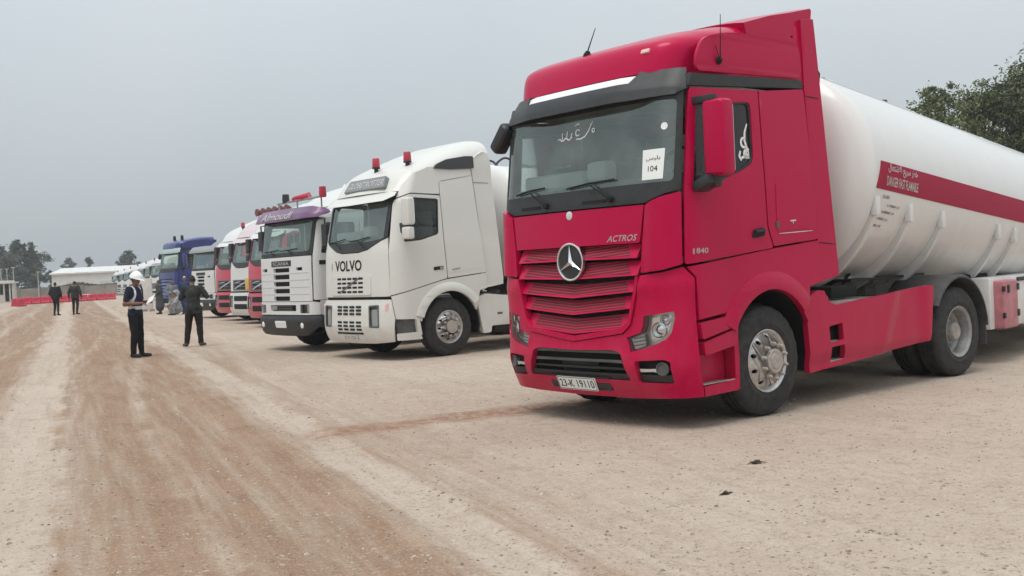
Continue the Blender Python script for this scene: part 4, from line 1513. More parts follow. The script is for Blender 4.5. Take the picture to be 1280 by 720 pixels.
def build_volvo(root, P, PC=None, roofp=None, near=True, sign=True, beacons=2, visor=None, grille_dark=BLK2, mid=True):
    S = VOL
    PC = PC or P
    roofp = roofp or P
    loop = [(-1.04, 2.15), (-.92, 2.10), (-.55, 1.955), (-.3, 1.915), (.3, 1.915), (.55, 1.955), (.92, 2.10), (1.04, 2.15), (1.06, 2.80), (-1.06, 2.80)]
    hole = rnd([(-.955, 2.13), (-.55, 2.09), (.55, 2.09), (.955, 2.13), (.975, 2.77), (-.975, 2.77)], .04)
    obj('windscreen_frame', patch(S, [loop, hole], off=.004, thick=.03), BLK, root)
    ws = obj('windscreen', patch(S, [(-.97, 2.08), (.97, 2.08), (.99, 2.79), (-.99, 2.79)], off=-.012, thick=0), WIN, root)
    if near:
        for px in (-.45, .35):
            wb = tube([S.pt(px + .12, 1.98, .03), S.pt(px - .12, 2.12, .03)], .010, 6)
            wb = join(wb, tube([S.pt(px - .45, 2.12, .012), S.pt(px - .12, 2.13, .03), S.pt(px + .2, 2.17, .012)], .010, 6))
            obj('wiper', wb, BLK2, root)
    # nose
    nose = [(-1.13, 1.115), (1.13, 1.115), (1.09, 1.95), (1.055, 2.13), (.93, 2.085), (.56, 1.94), (.3, 1.90), (-.3, 1.90), (-.56, 1.94), (-.93, 2.085), (-1.055, 2.13), (-1.09, 1.95)]
    gh = rnd([(-.50, 1.19), (.50, 1.19), (.50, 1.48), (-.50, 1.48)], .03)
    obj('nose_panel', patch(S, [nose], off=.010, thick=.05, bev=.008), PC, root)
    gr = obj('grille', patch(S, [rnd([(-.67, 1.15), (.67, 1.15), (.67, 1.505), (-.67, 1.505)], .04)], off=.024, thick=.02, bev=.006), PC if near else GRY, root)
    if near:
        slots(S, gr, 'grille_slot', BLK2, -.46, .46, 1.17, 1.485, 5, 4, off=.027)
        obj('grille_bar', strokes(S, [[(-.36, 1.19), (-.12, 1.28), (.12, 1.375), (.36, 1.47)]], .016, .032), GRY, gr)
        obj('name_lettering', text_bm(S, 'VOLVO', -.55, 1.585, .195, .94, .014, bold=.022), LETB, root)
        obj('side_mark', strokes(S, [[(-.68, 1.60), (-.68, 1.66), (-.68, 1.74)]], .008, .013), LETB, root)
    else:
        slots(S, gr, 'grille_slot', BLK2, -.55, .55, 1.17, 1.485, 2, 3, off=.027)
        obj('grille_bar', strokes(S, [[(-.5, 1.19), (-.2, 1.28), (.2, 1.375), (.5, 1.47)]], .025, .034), CHR, gr)
        obj('grille_bar', strokes(S, [[(-.5, 1.40), (-.2, 1.43), (.0, 1.44)]], .015, .034), CHR, gr)
    obj('nose_gap', patch(S, [(-1.15, 1.05), (1.15, 1.05), (1.15, 1.13), (-1.15, 1.13)], off=-.02, thick=0), BLK2, root)

    def boff(s, z):
        return interp(z, [(.28, .0), (.36, .04), (.5, .055), (.9, .045), (1.05, .02)])
    hl = rnd([(.66, .585), (.915, .585), (.90, .965), (.655, .955)], .03)
    half = [(.70, .29), (1.16, .325), (1.205, .73), (1.14, 1.06), (.78, 1.065)]
    obj('bumper', patch(S, [[(0, .285)] + half + [(0, 1.065)] + mir(half), hl, mir(hl)], off=boff, thick=.06, bev=.010, dz=.08), PC, root)
    for z0, z1 in ((.785, .975), (.505, .70)):
        if near:
            slots(S, root, 'bumper_slot', BLK2, -.42, .44, z0, z1, 4, 3, gx_=.03, gz_=.014, off=.058)
        else:
            obj('bumper_grille', patch(S, rnd([(-.50, z0), (.50, z0), (.50, z1 - .02), (-.50, z1 - .02)], .03), off=.058, thick=.02), grille_dark, root)
    if near:
        obj('lower_bar', patch(S, [(-.44, .455), (.44, .455), (.44, .485), (-.44, .485)], off=.06, thick=.02), BLK2, root)
        pl = obj('number_plate', patch(S, rnd([(-.24, .345), (.24, .345), (.24, .44), (-.24, .44)], .01), off=.062, thick=.01, bev=.002), mat('dull_plate', (.55, .53, .50), .6), root)
        obj('plate_lettering', text_bm(S, '27-K 2236', -.20, .362, .055, .40, .063), GRY, pl)
    for sg in (1, -1):
        g_ = (lambda q: q) if sg > 0 else mir
        h = obj('headlight', patch(S, g_(hl), off=-.03, thick=0), GRY, root)
        obj('lens', patch(S, g_(hl), off=.035, thick=0), CLR, h)
        obj('reflector', patch(S, g_(rnd([(.685, .60), (.895, .60), (.885, .90), (.68, .89)], .04)), off=.02, thick=.02), LAMP, h)
        obj('light_bezel', patch(S, [g_(rnd([(.65, .575), (.925, .575), (.91, .975), (.645, .965)], .03)), g_(rnd([(.675, .60), (.90, .60), (.885, .95), (.67, .94)], .03))], off=.058, thick=.03, bev=.004), GRY, h)
        obj('corner_marker', patch(S, g_(rnd([(1.04, .87), (1.10, .87), (1.09, 1.0), (1.05, .97)], .01)), off=.05, thick=.02), AMB, h)
        # flank
        door = rnd([(1.128, 1.13), (1.62, 1.235), (2.20, 1.36), (2.305, 1.38), (2.265, 2.0), (2.235, 2.86), (1.40, 2.885), (1.10, 2.80), (1.075, 2.70), (1.10, 2.10), (1.105, 1.95)], .03)
        hole_ = rnd([(1.36, 2.045), (1.75, 2.07), (2.165, 2.17), (2.20, 2.80), (1.50, 2.825), (1.43, 2.70)], .05)
        dr = obj('door', patch(S, [g_(door), g_(hole_)], off=.012, thick=.05, bev=.008), P, root)
        obj('window', patch(S, g_([(1.33, 2.03), (1.76, 2.05), (2.19, 2.15), (2.22, 2.83), (1.48, 2.85), (1.40, 2.7)]), off=-.012, thick=0), WIN2, dr)
        obj('window_seal', patch(S, [g_(rnd([(1.335, 2.02), (1.755, 2.045), (2.19, 2.15), (2.225, 2.825), (1.49, 2.85), (1.405, 2.70)], .06)), g_(rnd([(1.385, 2.07), (1.745, 2.095), (2.145, 2.19), (2.175, 2.775), (1.515, 2.80), (1.45, 2.70)], .05))], off=.004, thick=.02), BLK, dr)
        if near:
            hd = obj('handle', patch(S, g_(rnd([(2.02, 1.53), (2.23, 1.545), (2.23, 1.605), (2.02, 1.59)], .012)), off=.02, thick=.02), BLK2, dr)
            obj('handle_bar', patch(S, g_(rnd([(2.15, 1.545), (2.225, 1.55), (2.225, 1.598), (2.15, 1.592)], .008)), off=.026, thick=.015), STEEL, hd)
        side = rnd([(2.255, 2.86), (2.285, 2.0), (2.325, 1.385), (3.175, 1.455), (3.13, 1.9), (3.04, 2.63), (2.985, 3.22), (2.26, 3.10)], .02)
        sp = obj('rear_side_panel', patch(S, g_(side), off=.012, thick=.05, bev=.008), P, root)
        if near:
            obj('locker_flap', patch(S, g_(rnd([(2.33, 1.47), (3.10, 1.53), (3.06, 2.02), (2.30, 1.98)], .02)), off=.016, thick=.005, bev=.002), P, sp)
            obj('flap_handle', patch(S, g_(rnd([(2.42, 1.52), (2.60, 1.545), (2.60, 1.56), (2.42, 1.54)], .006)), off=.024, thick=.01), STEEL, sp)
        obj('upper_side_panel', patch(S, g_(rnd([(1.10, 2.825), (1.40, 2.905), (2.24, 2.885), (2.245, 3.095), (2.28, 3.12), (2.985, 3.235), (2.97, 3.42), (2.0, 3.36), (1.30, 3.25), (1.12, 3.05)], .02)), off=.004, thick=.05, bev=.008), roofp, root)
        cx, cz = 2.35, .51
        archp = [(cx + .645 * math.cos(R(a)), cz + .655 * math.sin(R(a))) for a in range(24, 172, 12)]
        lowp = [(1.14, 1.115), (1.215, .715), (1.56, .70), (1.66, .68)] + archp[::-1] + [(3.03, 1.13), (3.20, 1.165), (3.185, 1.44), (2.325, 1.365), (2.20, 1.345), (1.62, 1.22)]
        obj('lower_door_panel', patch(S, g_(lowp), off=.008, thick=.05, bev=.008), P, root)
        ar_o = [(cx + .79 * math.cos(R(a)), cz + .80 * math.sin(R(a))) for a in range(36, 170, 9)]
        ar_i = [(cx + .635 * math.cos(R(a)), cz + .645 * math.sin(R(a))) for a in range(36, 170, 9)]

        def foff(s, z, cx=cx, cz=cz):
            d = math.hypot(abs(s) - cx, z - cz)
            return .015 + .035 * math.sin(PI * min(1, max(0, (.80 - d) / .22))) ** .8
        obj('wheel_arch', patch(S, g_(ar_i + ar_o[::-1]), off=foff, thick=.06, bev=.006, dz=.06), P, root)
        es = obj('entry_step', patch(S, g_(rnd([(1.20, .34), (1.70, .34), (1.66, .47), (1.205, .46)], .015)), off=.02, thick=.2, bev=.008), P, root)
        obj('step_recess', patch(S, g_([(1.2, .44), (1.68, .44), (1.68, .71), (1.2, .72)]), off=-.06, thick=0), GRY, es)
        obj('step_side', patch(S, g_([(1.63, .42), (1.70, .42), (1.665, .70), (1.60, .70)]), off=.015, thick=.1), P, es)
        obj('wheel_well', well_bm(.69, sg, 1.25, cx + S.dy, cz), BLK2, root)
        F = Flat((sg * 1.215, 0, 0), (0, sg, 0), (0, 0, 1))
        dfl = [(2.045, 3.38), (2.13, 2.6), (2.215, 1.9), (2.285, 1.17), (2.68, 1.22), (2.60, 2.05), (2.50, 3.08), (2.44, 3.66), (2.30, 3.68), (2.10, 3.56)]
        dd = obj('side_deflector', patch(F, dfl if sg > 0 else mir(dfl), off=0, thick=.05, bev=.012), P, root)
        if near:
            obj('deflector_seam', strokes(F, [[(2.07 * sg, 3.10), (2.2 * sg, 3.095), (2.49 * sg, 3.09)]], .006, .002), GRY, dd)
            vt = rnd([(1.20, 3.34), (1.28, 3.42), (1.50, 3.51), (1.90, 3.575), (2.09, 3.58), (2.10, 3.36), (1.6, 3.33)], .03)
            obj('roof_vent', patch(F, vt if sg > 0 else mir(vt), off=.012, thick=.05), mat('vent_grey', (.045, .045, .047), .6), root)
        # mirrors
        X = sg * 1.43
        if near and sg < 0:
            km_ = obj('mirror', box(X + .12, X + .30, .42, .52, 2.02, 2.30, .03, 3), BLK, root)
            obj('mirror_arm', tube([(X + .2, .48, 2.25), (-1.05, .50, 2.35)], .02, 8), BLK, km_)
            continue
        mo = obj('mirror', box(X - .11, X + .11, .40, .54, 2.33, 2.80, .04, 3), P if near else BLK, root)
        obj('mirror_glass', box(X - .09, X + .09, .538, .546, 2.37, 2.77), CHR, mo)
        obj('wide_mirror', box(X - .115, X + .10, .39, .53, 2.09, 2.30, .04, 3), P if near else BLK, root)
        obj('mirror_arm', box(min(sg * 1.1, X), max(sg * 1.1, X), .44, .52, 2.20, 2.38, .02), BLK, mo)
    # visor and header
    vh = [(.95, 2.78), (1.10, 2.86), (1.10, 2.93), (.9, 2.955)]
    obj('sun_visor', patch(S, [(0, 2.765)] + vh + [(0, 2.93)] + mir(vh), off=lambda s, z: .16 - .55 * (z - 2.77), thick=.03, bev=.008), visor or P, root)
    obj('visor_underside', patch(S, [(-1.08, 2.80), (1.08, 2.80), (1.08, 2.93), (-1.08, 2.93)], off=.0, thick=.02), BLK, root)
    # raised roof
    rp = [(0, .02), (.06, .10), (.18, .26), (.35, .42), (.55, .52), (.9, .66), (1.3, .82), (1.7, .95), (2.05, 1.02)]
    rw = [(0, 1.16), (.5, 1.19), (2.1, 1.19)]
    obj('roof', roof_bm(.36, 2.52, 2.93, rp, rw, n=4.5, corner=.36, k=.07, xc=.85), roofp, root)
    if sign:
        # lit-box sign on the sloping header
        Fz = Flat((.10, .45, 3.0), (1, 0, 0), (0, .62, 1))
        sg_ = obj('roof_sign', patch(Fz, rnd([(-.66, .0), (.72, .0), (.62, .25), (-.62, .25)], .03), off=.06, thick=.10, bev=.008), mat('sign_grey', (.16, .17, .18), .4), root)
        obj('sign_face', patch(Fz, rnd([(-.63, .02), (.69, .02), (.60, .23), (-.59, .23)], .02), off=.063, thick=.004, bev=0), mat('sign_face', (.22, .235, .245), .35), sg_)
        obj('sign_lettering', text_bm(Fz, 'GLOBETROTTER', -.56, .06, .125, 1.18, .068, shear=.18, bold=.02), LETW, sg_)
    for i in range(beacons):
        bx_ = (.0, .78)[i] if beacons == 2 else .3
        by_ = (.78, .95)[i] if beacons == 2 else .8
        bz_ = (3.44, 3.48)[i] if beacons == 2 else 3.44
        bc = obj('beacon', xf(lathe_x([(.07, .02), (.073, .05), (.066, .18), (.055, .195), (0, .20)], 18), (bx_, by_, bz_), RY(-90)), BEAC, root)
        obj('beacon_base', xf(lathe_x([(.04, -.08), (.04, .0), (.075, .0), (.075, .03)], 14), (bx_, by_, bz_), RY(-90)), BLK, bc)
    obj('cab_core', patch(S, [(-1.16, .4), (1.16, .4), (1.16, 1.95), (-1.16, 1.95)], off=-.075, thick=0), BLK2, root)
    obj('cab_rear_wall', box(-1.18, 1.18, 2.2, 2.25, 1.1, 3.1), P, root)
    cab_interior(root, 1.1, 2.18, .42, 1.36, 2.93, white_stuff=True)


def volvo_chassis(root, P, near=True, wb=3.75):
    fy, r = 1.40, .52
    fr = box(-.45, -.36, .7, fy + wb + .9, .70, .96)
    fr = box(.36, .45, .7, fy + wb + .9, .70, .96, bm=fr)
    fr = box(-.42, .42, 2.8, 2.95, .74, .92, bm=fr)
    fr = box(-.8, .8, .5, 2.1, .5, 1.0, bm=fr)
    obj('chassis_frame', fr, FRM, root)
    obj('axles', tube([(-1.0, fy, .5), (1.0, fy, .5)], .07, 10), FRM, root)
    obj('axles', tube([(-1.0, fy + wb, .5), (1.0, fy + wb, .5)], .11, 10), FRM, root)
    for sg in (1, -1):
        add_wheel(root, sg * 1.20, fy, 'front', r, flip=sg < 0)
        add_wheel(root, sg * 1.20, fy + wb, 'rear', r, flip=sg < 0, dual=True)
        F = Flat((sg * 1.21, 0, 0), (0, sg, 0), (0, 0, 1))
        g_ = (lambda q: q) if sg > 0 else mir
        sk = rnd([(2.03, 1.0), (2.16, .33), (2.34, .34), (2.36, .46), (4.3, .46), (4.3, 1.0), (2.7, 1.01), (2.25, 1.06)], .03)
        ss = obj('side_skirt', patch(F, g_(sk), off=0, thick=.08, bev=.015), P, root)
        if near:
            obj('skirt_step', patch(F, g_(rnd([(2.82, .62), (3.2, .62), (3.2, .82), (2.82, .82)], .02)), off=.004, thick=.01), BLK2, ss)
            obj('skirt_label', patch(F, g_([(2.5, .66), (2.62, .66), (2.62, .70), (2.5, .70)]), off=.003, thick=.004, bev=0), GRY, ss)
            obj('air_tank', tube([(sg * 1.0, 2.5, .42), (sg * 1.0, 3.0, .42)], .11, 14), FRM, root)
        obj('deck_box', box(min(sg * .5, sg * 1.15), max(sg * .5, sg * 1.15), 2.5, 4.2, .5, .98, .03), FRM, root)


VX, VY, VA = -2.9936, 19.2282, .88598
vo_ = thing('tractor_unit', 'white high-roof tractor with black VOLVO lettering and two red roof beacons', 'truck', (VX, VY, 0), -VA, 'lorries parked in the row')
build_volvo(vo_, WHT)
volvo_chassis(vo_, WHT)
simple_tanker((VX + 4.55 * math.sin(VA), VY + 4.55 * math.cos(VA), 0), -VA + .03, 'pale tank trailer with black hoops behind the white VOLVO tractor', TANKW, top=3.52)

# ------------------------------------------------------------------ low-roof tractor with the stepped grille
SCA = Surf(1.22, .04, .1, .95, .24, 2.2, [(.3, .06), (.6, .0), (1.9, .03), (2.7, .16), (3.3, .4)], [(.3, .985), (.6, 1.), (2.0, 1.), (2.9, .985), (3.5, .95)])


def build_scania(root, P, visor, near=True, bumper=None, text=True, roofp=None):
    S = SCA
    roofp = roofp or P
    bumper = bumper or BLK
    loop = [(-1.16, 1.955), (1.16, 1.955), (1.19, 2.72), (-1.19, 2.72)]
    hole = rnd([(-1.08, 2.035), (1.08, 2.035), (1.12, 2.66), (-1.12, 2.66)], .06)
    obj('windscreen_frame', patch(S, [loop, hole], off=.004, thick=.03), BLK, root)
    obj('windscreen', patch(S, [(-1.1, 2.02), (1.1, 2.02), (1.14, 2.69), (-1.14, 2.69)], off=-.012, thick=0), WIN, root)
    if near:
        for px in (-.4, .4):
            obj('wiper', join(tube([S.pt(px + .1, 1.99, .03), S.pt(px - .1, 2.08, .03)], .012, 6), tube([S.pt(px - .45, 2.07, .015), S.pt(px + .25, 2.10, .015)], .010, 6)), BLK2, root)
    slot_rows = [(1.685, .055), (1.545, .06), (1.40, .06), (1.255, .06), (1.10, .06)]
    fr = [(-1.15, 1.03), (1.15, 1.03), (1.14, 1.94), (-1.14, 1.94)]
    holes = [rnd([(-.36, zc - h), (.36, zc - h), (.36, zc + h * .6), (-.36, zc + h * .6)], .015, 2) for zc, h in slot_rows]
    holes += [rnd([(a - .12, 1.655), (a + .12, 1.655), (a + .12, 1.72), (a - .12, 1.72)], .012, 2) for a in (-.80, .76)]
    obj('nose_panel', patch(S, [fr] + holes, off=.010, thick=.05, bev=.006), P, root)
    obj('radiator_core', patch(S, [(-1.13, .75), (1.13, .75), (1.13, 1.93), (-1.13, 1.93)], off=-.05, thick=0), BLK2, root)
    nm = obj('name_badge', patch(S, rnd([(-.44, 1.755), (.44, 1.755), (.44, 1.87), (-.44, 1.87)], .02), off=.018, thick=.015), BLK, root)
    if text:
        obj('name_lettering', text_bm(S, 'SCANIA', -.36, 1.775, .075, .72, .0215, bold=.02), LETS, nm)
    for zc in (1.61, 1.47, 1.325, 1.18):
        obj('panel_crease', patch(S, [(-1.08, zc - .006), (1.08, zc - .006), (1.08, zc + .006), (-1.08, zc + .006)], off=.016, thick=.012, bev=.004), P, root)
    band = [(-1.30, .755), (1.30, .755), (1.30, 1.0), (1.16, 1.018), (-1.16, 1.018), (-1.30, 1.0)]
    hb = [rnd([(sg * .93 - .15, .79), (sg * .93 + .15, .79), (sg * .93 + .15, .965), (sg * .93 - .15, .965)], .02, 2) for sg in (-1, 1)]
    mb = rnd([(-.52, .83), (.62, .83), (.62, .955), (-.52, .955)], .02, 2)
    obj('headlight_panel', patch(S, [band] + hb + [mb], off=.022, thick=.06, bev=.008), P, root)
    for j in range(3):
        obj('lower_grille_bar', patch(S, [(-.2, .842 + j * .038), (.42, .842 + j * .038), (.42, .86 + j * .038), (-.2, .86 + j * .038)], off=.0, thick=.02, bev=.002), GRY, root)
    obj('grille_badge', patch(S, rnd([(-.48, .85), (-.24, .85), (-.24, .94), (-.48, .94)], .02), off=.012, thick=.02), STEEL, root)
    for sg in (1, -1):
        g_ = (lambda q: q) if sg > 0 else mir
        h = obj('headlight', patch(S, g_([(.78, .78), (1.09, .78), (1.09, .975), (.78, .975)]), off=-.03, thick=0), BLK, root)
        obj('reflector', patch(S, g_(rnd([(.99, .80), (1.07, .80), (1.07, .955), (.99, .955)], .03)), off=-.01, thick=.02), LAMP, h)
        obj('lens', patch(S, g_([(.78, .79), (1.08, .79), (1.08, .965), (.78, .965)]), off=.015, thick=0), CLR, h)
    bh = [(.7, .32), (1.0, .34), (1.24, .50), (1.46, .52), (1.46, .74), (1.2, .735)]
    bo = obj('bumper', patch(S, [(0, .315)] + bh + [(0, .735)] + mir(bh), off=lambda s, z: interp(z, [(.32, .02), (.42, .06), (.66, .06), (.735, .03)]), thick=.1, bev=.015, dz=.08), bumper, root)
    pl = obj('number_plate', patch(S, rnd([(-.24, .485), (.24, .485), (.24, .63), (-.24, .63)], .04), off=.068, thick=.015), LAMP, bo)
    for sg in (1, -1):
        c_ = S.pt(sg * .88, .545, .055)
        obj('fog_lamp', xf(lathe_x([(.06, -.03), (.06, .012), (.05, .018), (0, .015)], 16), c_, RZ(-90)), LAMP, root)
    for sg in (1, -1):
        g_ = (lambda q: q) if sg > 0 else mir
        door = rnd([(1.175, 1.05), (2.28, 1.05), (2.28, 2.70), (1.30, 2.70), (1.205, 2.60), (1.175, 1.95)], .03)
        hole_ = rnd([(1.33, 1.98), (2.18, 1.98), (2.18, 2.60), (1.42, 2.60)], .06)
        dr = obj('door', patch(S, [g_(door), g_(hole_)], off=.012, thick=.05, bev=.008), P, root)
        obj('window', patch(S, g_([(1.31, 1.96), (2.2, 1.96), (2.2, 2.62), (1.40, 2.62)]), off=-.012, thick=0), WIN2, dr)
        obj('air_louvre', patch(S, g_(rnd([(1.30, 1.755), (1.75, 1.755), (1.75, 1.84), (1.30, 1.84)], .01)), off=.02, thick=.015), BLK2, dr)
        obj('handle', patch(S, g_(rnd([(1.95, 1.45), (2.2, 1.45), (2.2, 1.51), (1.95, 1.51)], .01)), off=.03, thick=.03), BLK2, dr)
        obj('side_marker', patch(S, g_(rnd([(1.55, 1.44), (1.80, 1.44), (1.80, 1.50), (1.55, 1.50)], .01)), off=.02, thick=.02), BLK2, dr)
        obj('rear_side_panel', patch(S, g_(rnd([(2.30, 1.05), (3.15, 1.05), (3.15, 2.74), (2.30, 2.70)], .02)), off=.012, thick=.05, bev=.008), P, root)
        cx, cz = 2.36, .51
        archp = [(cx + .64 * math.cos(R(a)), cz + .64 * math.sin(R(a))) for a in range(20, 172, 12)]
        obj('lower_panel', patch(S, g_([(1.31, .76), (1.70, .62)] + archp[::-1] + [(3.05, .80), (3.15, .80), (3.15, 1.04), (1.31, 1.04)]), off=.01, thick=.05, bev=.006), P, root)
        obj('wheel_well', well_bm(.67, sg, 1.22, cx + S.dy, cz), BLK2, root)
        X = sg * 1.44
        mo = obj('mirror', box(X - .10, X + .10, .36, .46, 2.12, 2.55, .03, 3), BLK, root)
        obj('mirror_arm', tube([(sg * 1.15, .45, 2.68), (X, .40, 2.66), (X, .41, 2.10), (sg * 1.18, .48, 2.05)], .018, 8), BLK, mo)
    rp = [(0, .02), (.05, .09), (.15, .16), (.4, .22), (1.0, .27), (1.9, .30)]
    obj('roof', roof_bm(.28, 2.2, 2.70, rp, [(0, 1.17), (2, 1.19)], n=4.5, corner=.24, k=.04, xc=.95, hw=1.22), roofp, root)
    vh = [(.9, 2.685), (1.22, 2.70), (1.42, 2.80), (1.34, 2.87), (1.1, 2.935)]
    vz = obj('sun_visor', patch(S, [(0, 2.675)] + vh + [(0, 2.945)] + mir(vh), off=lambda s, z: interp(z, [(2.67, .20), (2.8, .19), (2.94, .10)]), thick=.04, bev=.015), visor, root)
    if near:
        obj('visor_lettering', text_bm(S, 'Almoudi', -.78, 2.72, .15, 1.45, .215, shear=.4, bold=.01), LETW, vz)
    obj('cab_rear_wall', box(-1.15, 1.15, 2.15, 2.2, .9, 2.75), P, root)
    cab_interior(root, 1.1, 2.12, .34, 1.22, 2.7, white_stuff=True)


PURP = mat('purple_visor', (0.13, 0.045, 0.13), 0.35, coat=0.4, noise_amt=.35, nscale=2.5)
SX, SY, SA = -4.86, 22.14, .90
sca = thing('tractor_unit', 'white low-roof tractor with SCANIA badge and purple sun visor', 'truck', (SX, SY, 0), -SA, 'lorries parked in the row')
build_scania(sca, WHT2, PURP)
volvo_chassis(sca, WHT2, near=False)
# air deflector on its roof, light bar and beacons
rd = roof_bm(.95, 2.25, 2.93, [(0, .03), (.2, .20), (.6, .42), (1.3, .62)], [(0, 1.0), (1.3, 1.12)], n=4, corner=.2, k=.05, hw=1.1, xc=.8)
obj('roof_deflector', rd, WHT2, sca)
lb = tube([(-1.0, .62, 3.12), (1.0, .62, 3.14)], .022, 8)
obj('roof_rail', lb, STEEL, sca)
for x_ in (-.95, -.1, .95):
    obj('rail_post', tube([(x_, .62, 2.90), (x_, .62, 3.13)], .018, 8), STEEL, sca)
for (bx_, hh, mm) in ((-.62, .15, BLK), (1.02, .18, BEAC)):
    obj('beacon', xf(lathe_x([(.07, -.03), (.078, .03), (.07, hh), (0, hh + .01)], 16), (bx_, .62, 3.15), RY(-90)), mm, sca)
obj('red_horn', tube([(-.02, .50, 3.17), (.30, .70, 3.20)], [.04, .08], 12), RED2, sca)
obj('red_horn', tube([(-.25, .58, 3.17), (.08, .85, 3.19)], [.03, .06], 12), RED2, sca)
simple_tanker((SX + 4.5 * math.sin(SA), SY + 4.5 * math.cos(SA), 0), -SA, 'white tank trailer behind the tractor with the purple visor', TANKW, top=3.62, rails=False)


def corner_at(px, depth):
    """ground point on the line of sight towards image column px (level-camera bearing), depth metres away"""
    return ((px - 640) / 1337.9 * depth, depth)


def place_front_left(cx, cy, a, yl=.35, xl=1.22):
    # root position so that the right-hand front corner of the cab (-xl, yl) stands at (cx, cy)
    b_, l_ = (math.sin(a), math.cos(a)), (math.cos(a), -math.sin(a))
    return (cx + xl * l_[0] - yl * b_[0], cy + xl * l_[1] - yl * b_[1], 0)


FA = .89
specs = [
    ('volvo', (-8.35, 34.2), 'red tractor with dark red mirror between the purple-visored tractor and a white one', RED2, RED2, WHT2, 'C'),
    ('volvo', (-9.80, 37.6), 'white-fronted tractor with red sides standing between two red ones', RED2, WHT2, PINKW, 'B'),
    ('volvo', (-11.25, 41.0), 'red tractor with diagonal grille bar next to the grey-visored white tractor', RED2, RED2, WHT2, 'A'),
]
for kind, (cx_, cy_), lab, P_, PC_, RP_, k_ in specs:
    t_ = thing('tractor_unit', lab, 'truck', place_front_left(cx_, cy_, FA), -FA, 'lorries parked in the row')
    build_volvo(t_, P_, PC=PC_, roofp=RP_, near=False, sign=False, beacons=1, visor=RP_)
    volvo_chassis(t_, P_, near=False)
    simple_tanker((t_.location.x + 4.5 * math.sin(FA), t_.location.y + 4.5 * math.cos(FA), 0), -FA, {'C': 'pale tank trailer behind the red tractor beside the purple-visored one', 'B': 'pale tank trailer behind the white-fronted tractor with red sides', 'A': 'pale tank trailer behind the red tractor beside the grey-visored one'}[k_], TANKW, top=3.5, rails=False, wheels=False)
    if k_ == 'C':
        obj('yellow_lamp_box', box(-1.12, -.86, .12, .2, 1.18, 1.55, .02), mat('yellow_sign', (.55, .42, .12), .5), t_)
        RK = mat('rack_rust', (.16, .06, .06), .7)
        rk = obj('roof_rack', tube([(-1.1, .7, 3.56), (1.1, .7, 3.60)], .03, 8), RK, t_)
        for q_ in (-1.0, -.6, -.2, .2, .6, 1.0):
            obj('rack_lamp', xf(lathe_x([(.05, -.10), (.12, .02), (.12, .07), (0, .08)], 14), (q_, .66, 3.62), RZ(-90)), RK, rk)
GRYV = mat('grey_visor', (0.26, 0.27, 0.28), 0.5)
dx_, dy_, _ = place_front_left(-13.35, 45.1, FA)
wd = thing('tractor_unit', 'white tractor with big grey sun visor next to the blue tractor', 'truck', (dx_, dy_, 0), -FA, 'lorries parked in the row')
build_scania(wd, WHT2, GRYV, near=False, text=False)
volvo_chassis(wd, WHT2, near=False)
obj('roof_deflector', roof_bm(.9, 2.25, 2.93, [(0, .03), (.2, .20), (.6, .38), (1.3, .55)], [(0, 1.0), (1.3, 1.12)], n=4, corner=.2, k=.05, hw=1.1, xc=.8), GRYV, wd)
dx_, dy_, _ = place_front_left(-18.4, 56.3, FA)
bl = thing('tractor_unit', 'dark blue high-roof tractor with pale windscreen visor', 'truck', (dx_, dy_, 0), -FA, 'lorries parked in the row')
PGV = mat('pale_green_visor', (0.34, 0.42, 0.40), 0.5)
build_actros(bl, BLUE, BLUE, detail=False, visor=PGV, spoiler=False)
tractor_chassis(bl, BLUE)
for q_ in (-.5, .5):
    obj('beacon', xf(lathe_x([(.07, -.05), (.078, .03), (.07, .2), (0, .21)], 14), (q_, .9, 3.72), RY(-90)), BLK, bl)
simple_tanker((dx_ + 4.6 * math.sin(FA), dy_ + 4.6 * math.cos(FA), 0), -FA, 'pale tank trailer behind the dark blue tractor', TANKW, top=3.5, rails=False, wheels=False)

# the tail of the row, far away: whole lorries a few pixels wide
far_specs = [(190, 80, 'pale white tractor standing just beyond the blue tractor'), (181, 92, 'white tractor second beyond the blue tractor'), (172, 104, 'white tractor third beyond the blue tractor'), (163, 117, 'white tractor fourth beyond the blue tractor'),
             (155, 131, 'white tractor fifth beyond the blue tractor'), (148, 146, 'white tractor sixth beyond the blue tractor'), (141, 162, 'white tractor at the far end of the row')]
proto = None
for i, (px_, dep, lab) in enumerate(far_specs):
    cx_, cy_ = corner_at(px_, dep)
    lx, ly, _ = place_front_left(cx_, cy_, FA)
    if proto is None:
        proto = thing('tractor_unit', lab, 'truck', (lx, ly, 0), -FA, 'lorries parked in the row')
        build_volvo(proto, WHT2, near=False, sign=False, beacons=1, visor=GRYV)
        volvo_chassis(proto, WHT2, near=False)
        o = proto
    else:
        o = copy_tree(proto)
        o.location = (lx, ly, 0)
        o['label'] = lab
    o.rotation_euler = (0, 0, -FA + random.uniform(-.03, .03))
# ------------------------------------------------------------------ people
SKIN = mat('skin', (0.20, 0.095, 0.06), 0.6, noise_amt=.15, nscale=30)
HAIR = mat('dark_hair', (0.012, 0.010, 0.009), 0.8)


def cloth(name, col):
    return mat(name, col, 0.92, noise_amt=.3, nscale=7, spec=.2, bump=.5, bscale=9)


def capsule(bm, a, ra, b, rb, seg=14):
    a, b = Vector(a), Vector(b)
    d = (b - a)
    L_ = max(d.length, 1e-4)
    d.normalize()
    pts, rr = [], []
    for k in range(5):
        t = PI / 2 * k / 4
        pts.append(a - d * ra * math.cos(t))
        rr.append(max(.002, ra * math.sin(t)))
    for k in range(5):
        t = PI / 2 * (1 - k / 4)
        pts.append(b + d * rb * math.cos(t))
        rr.append(max(.002, rb * math.sin(t)))
    return tube(pts, rr, seg, bm=bm)


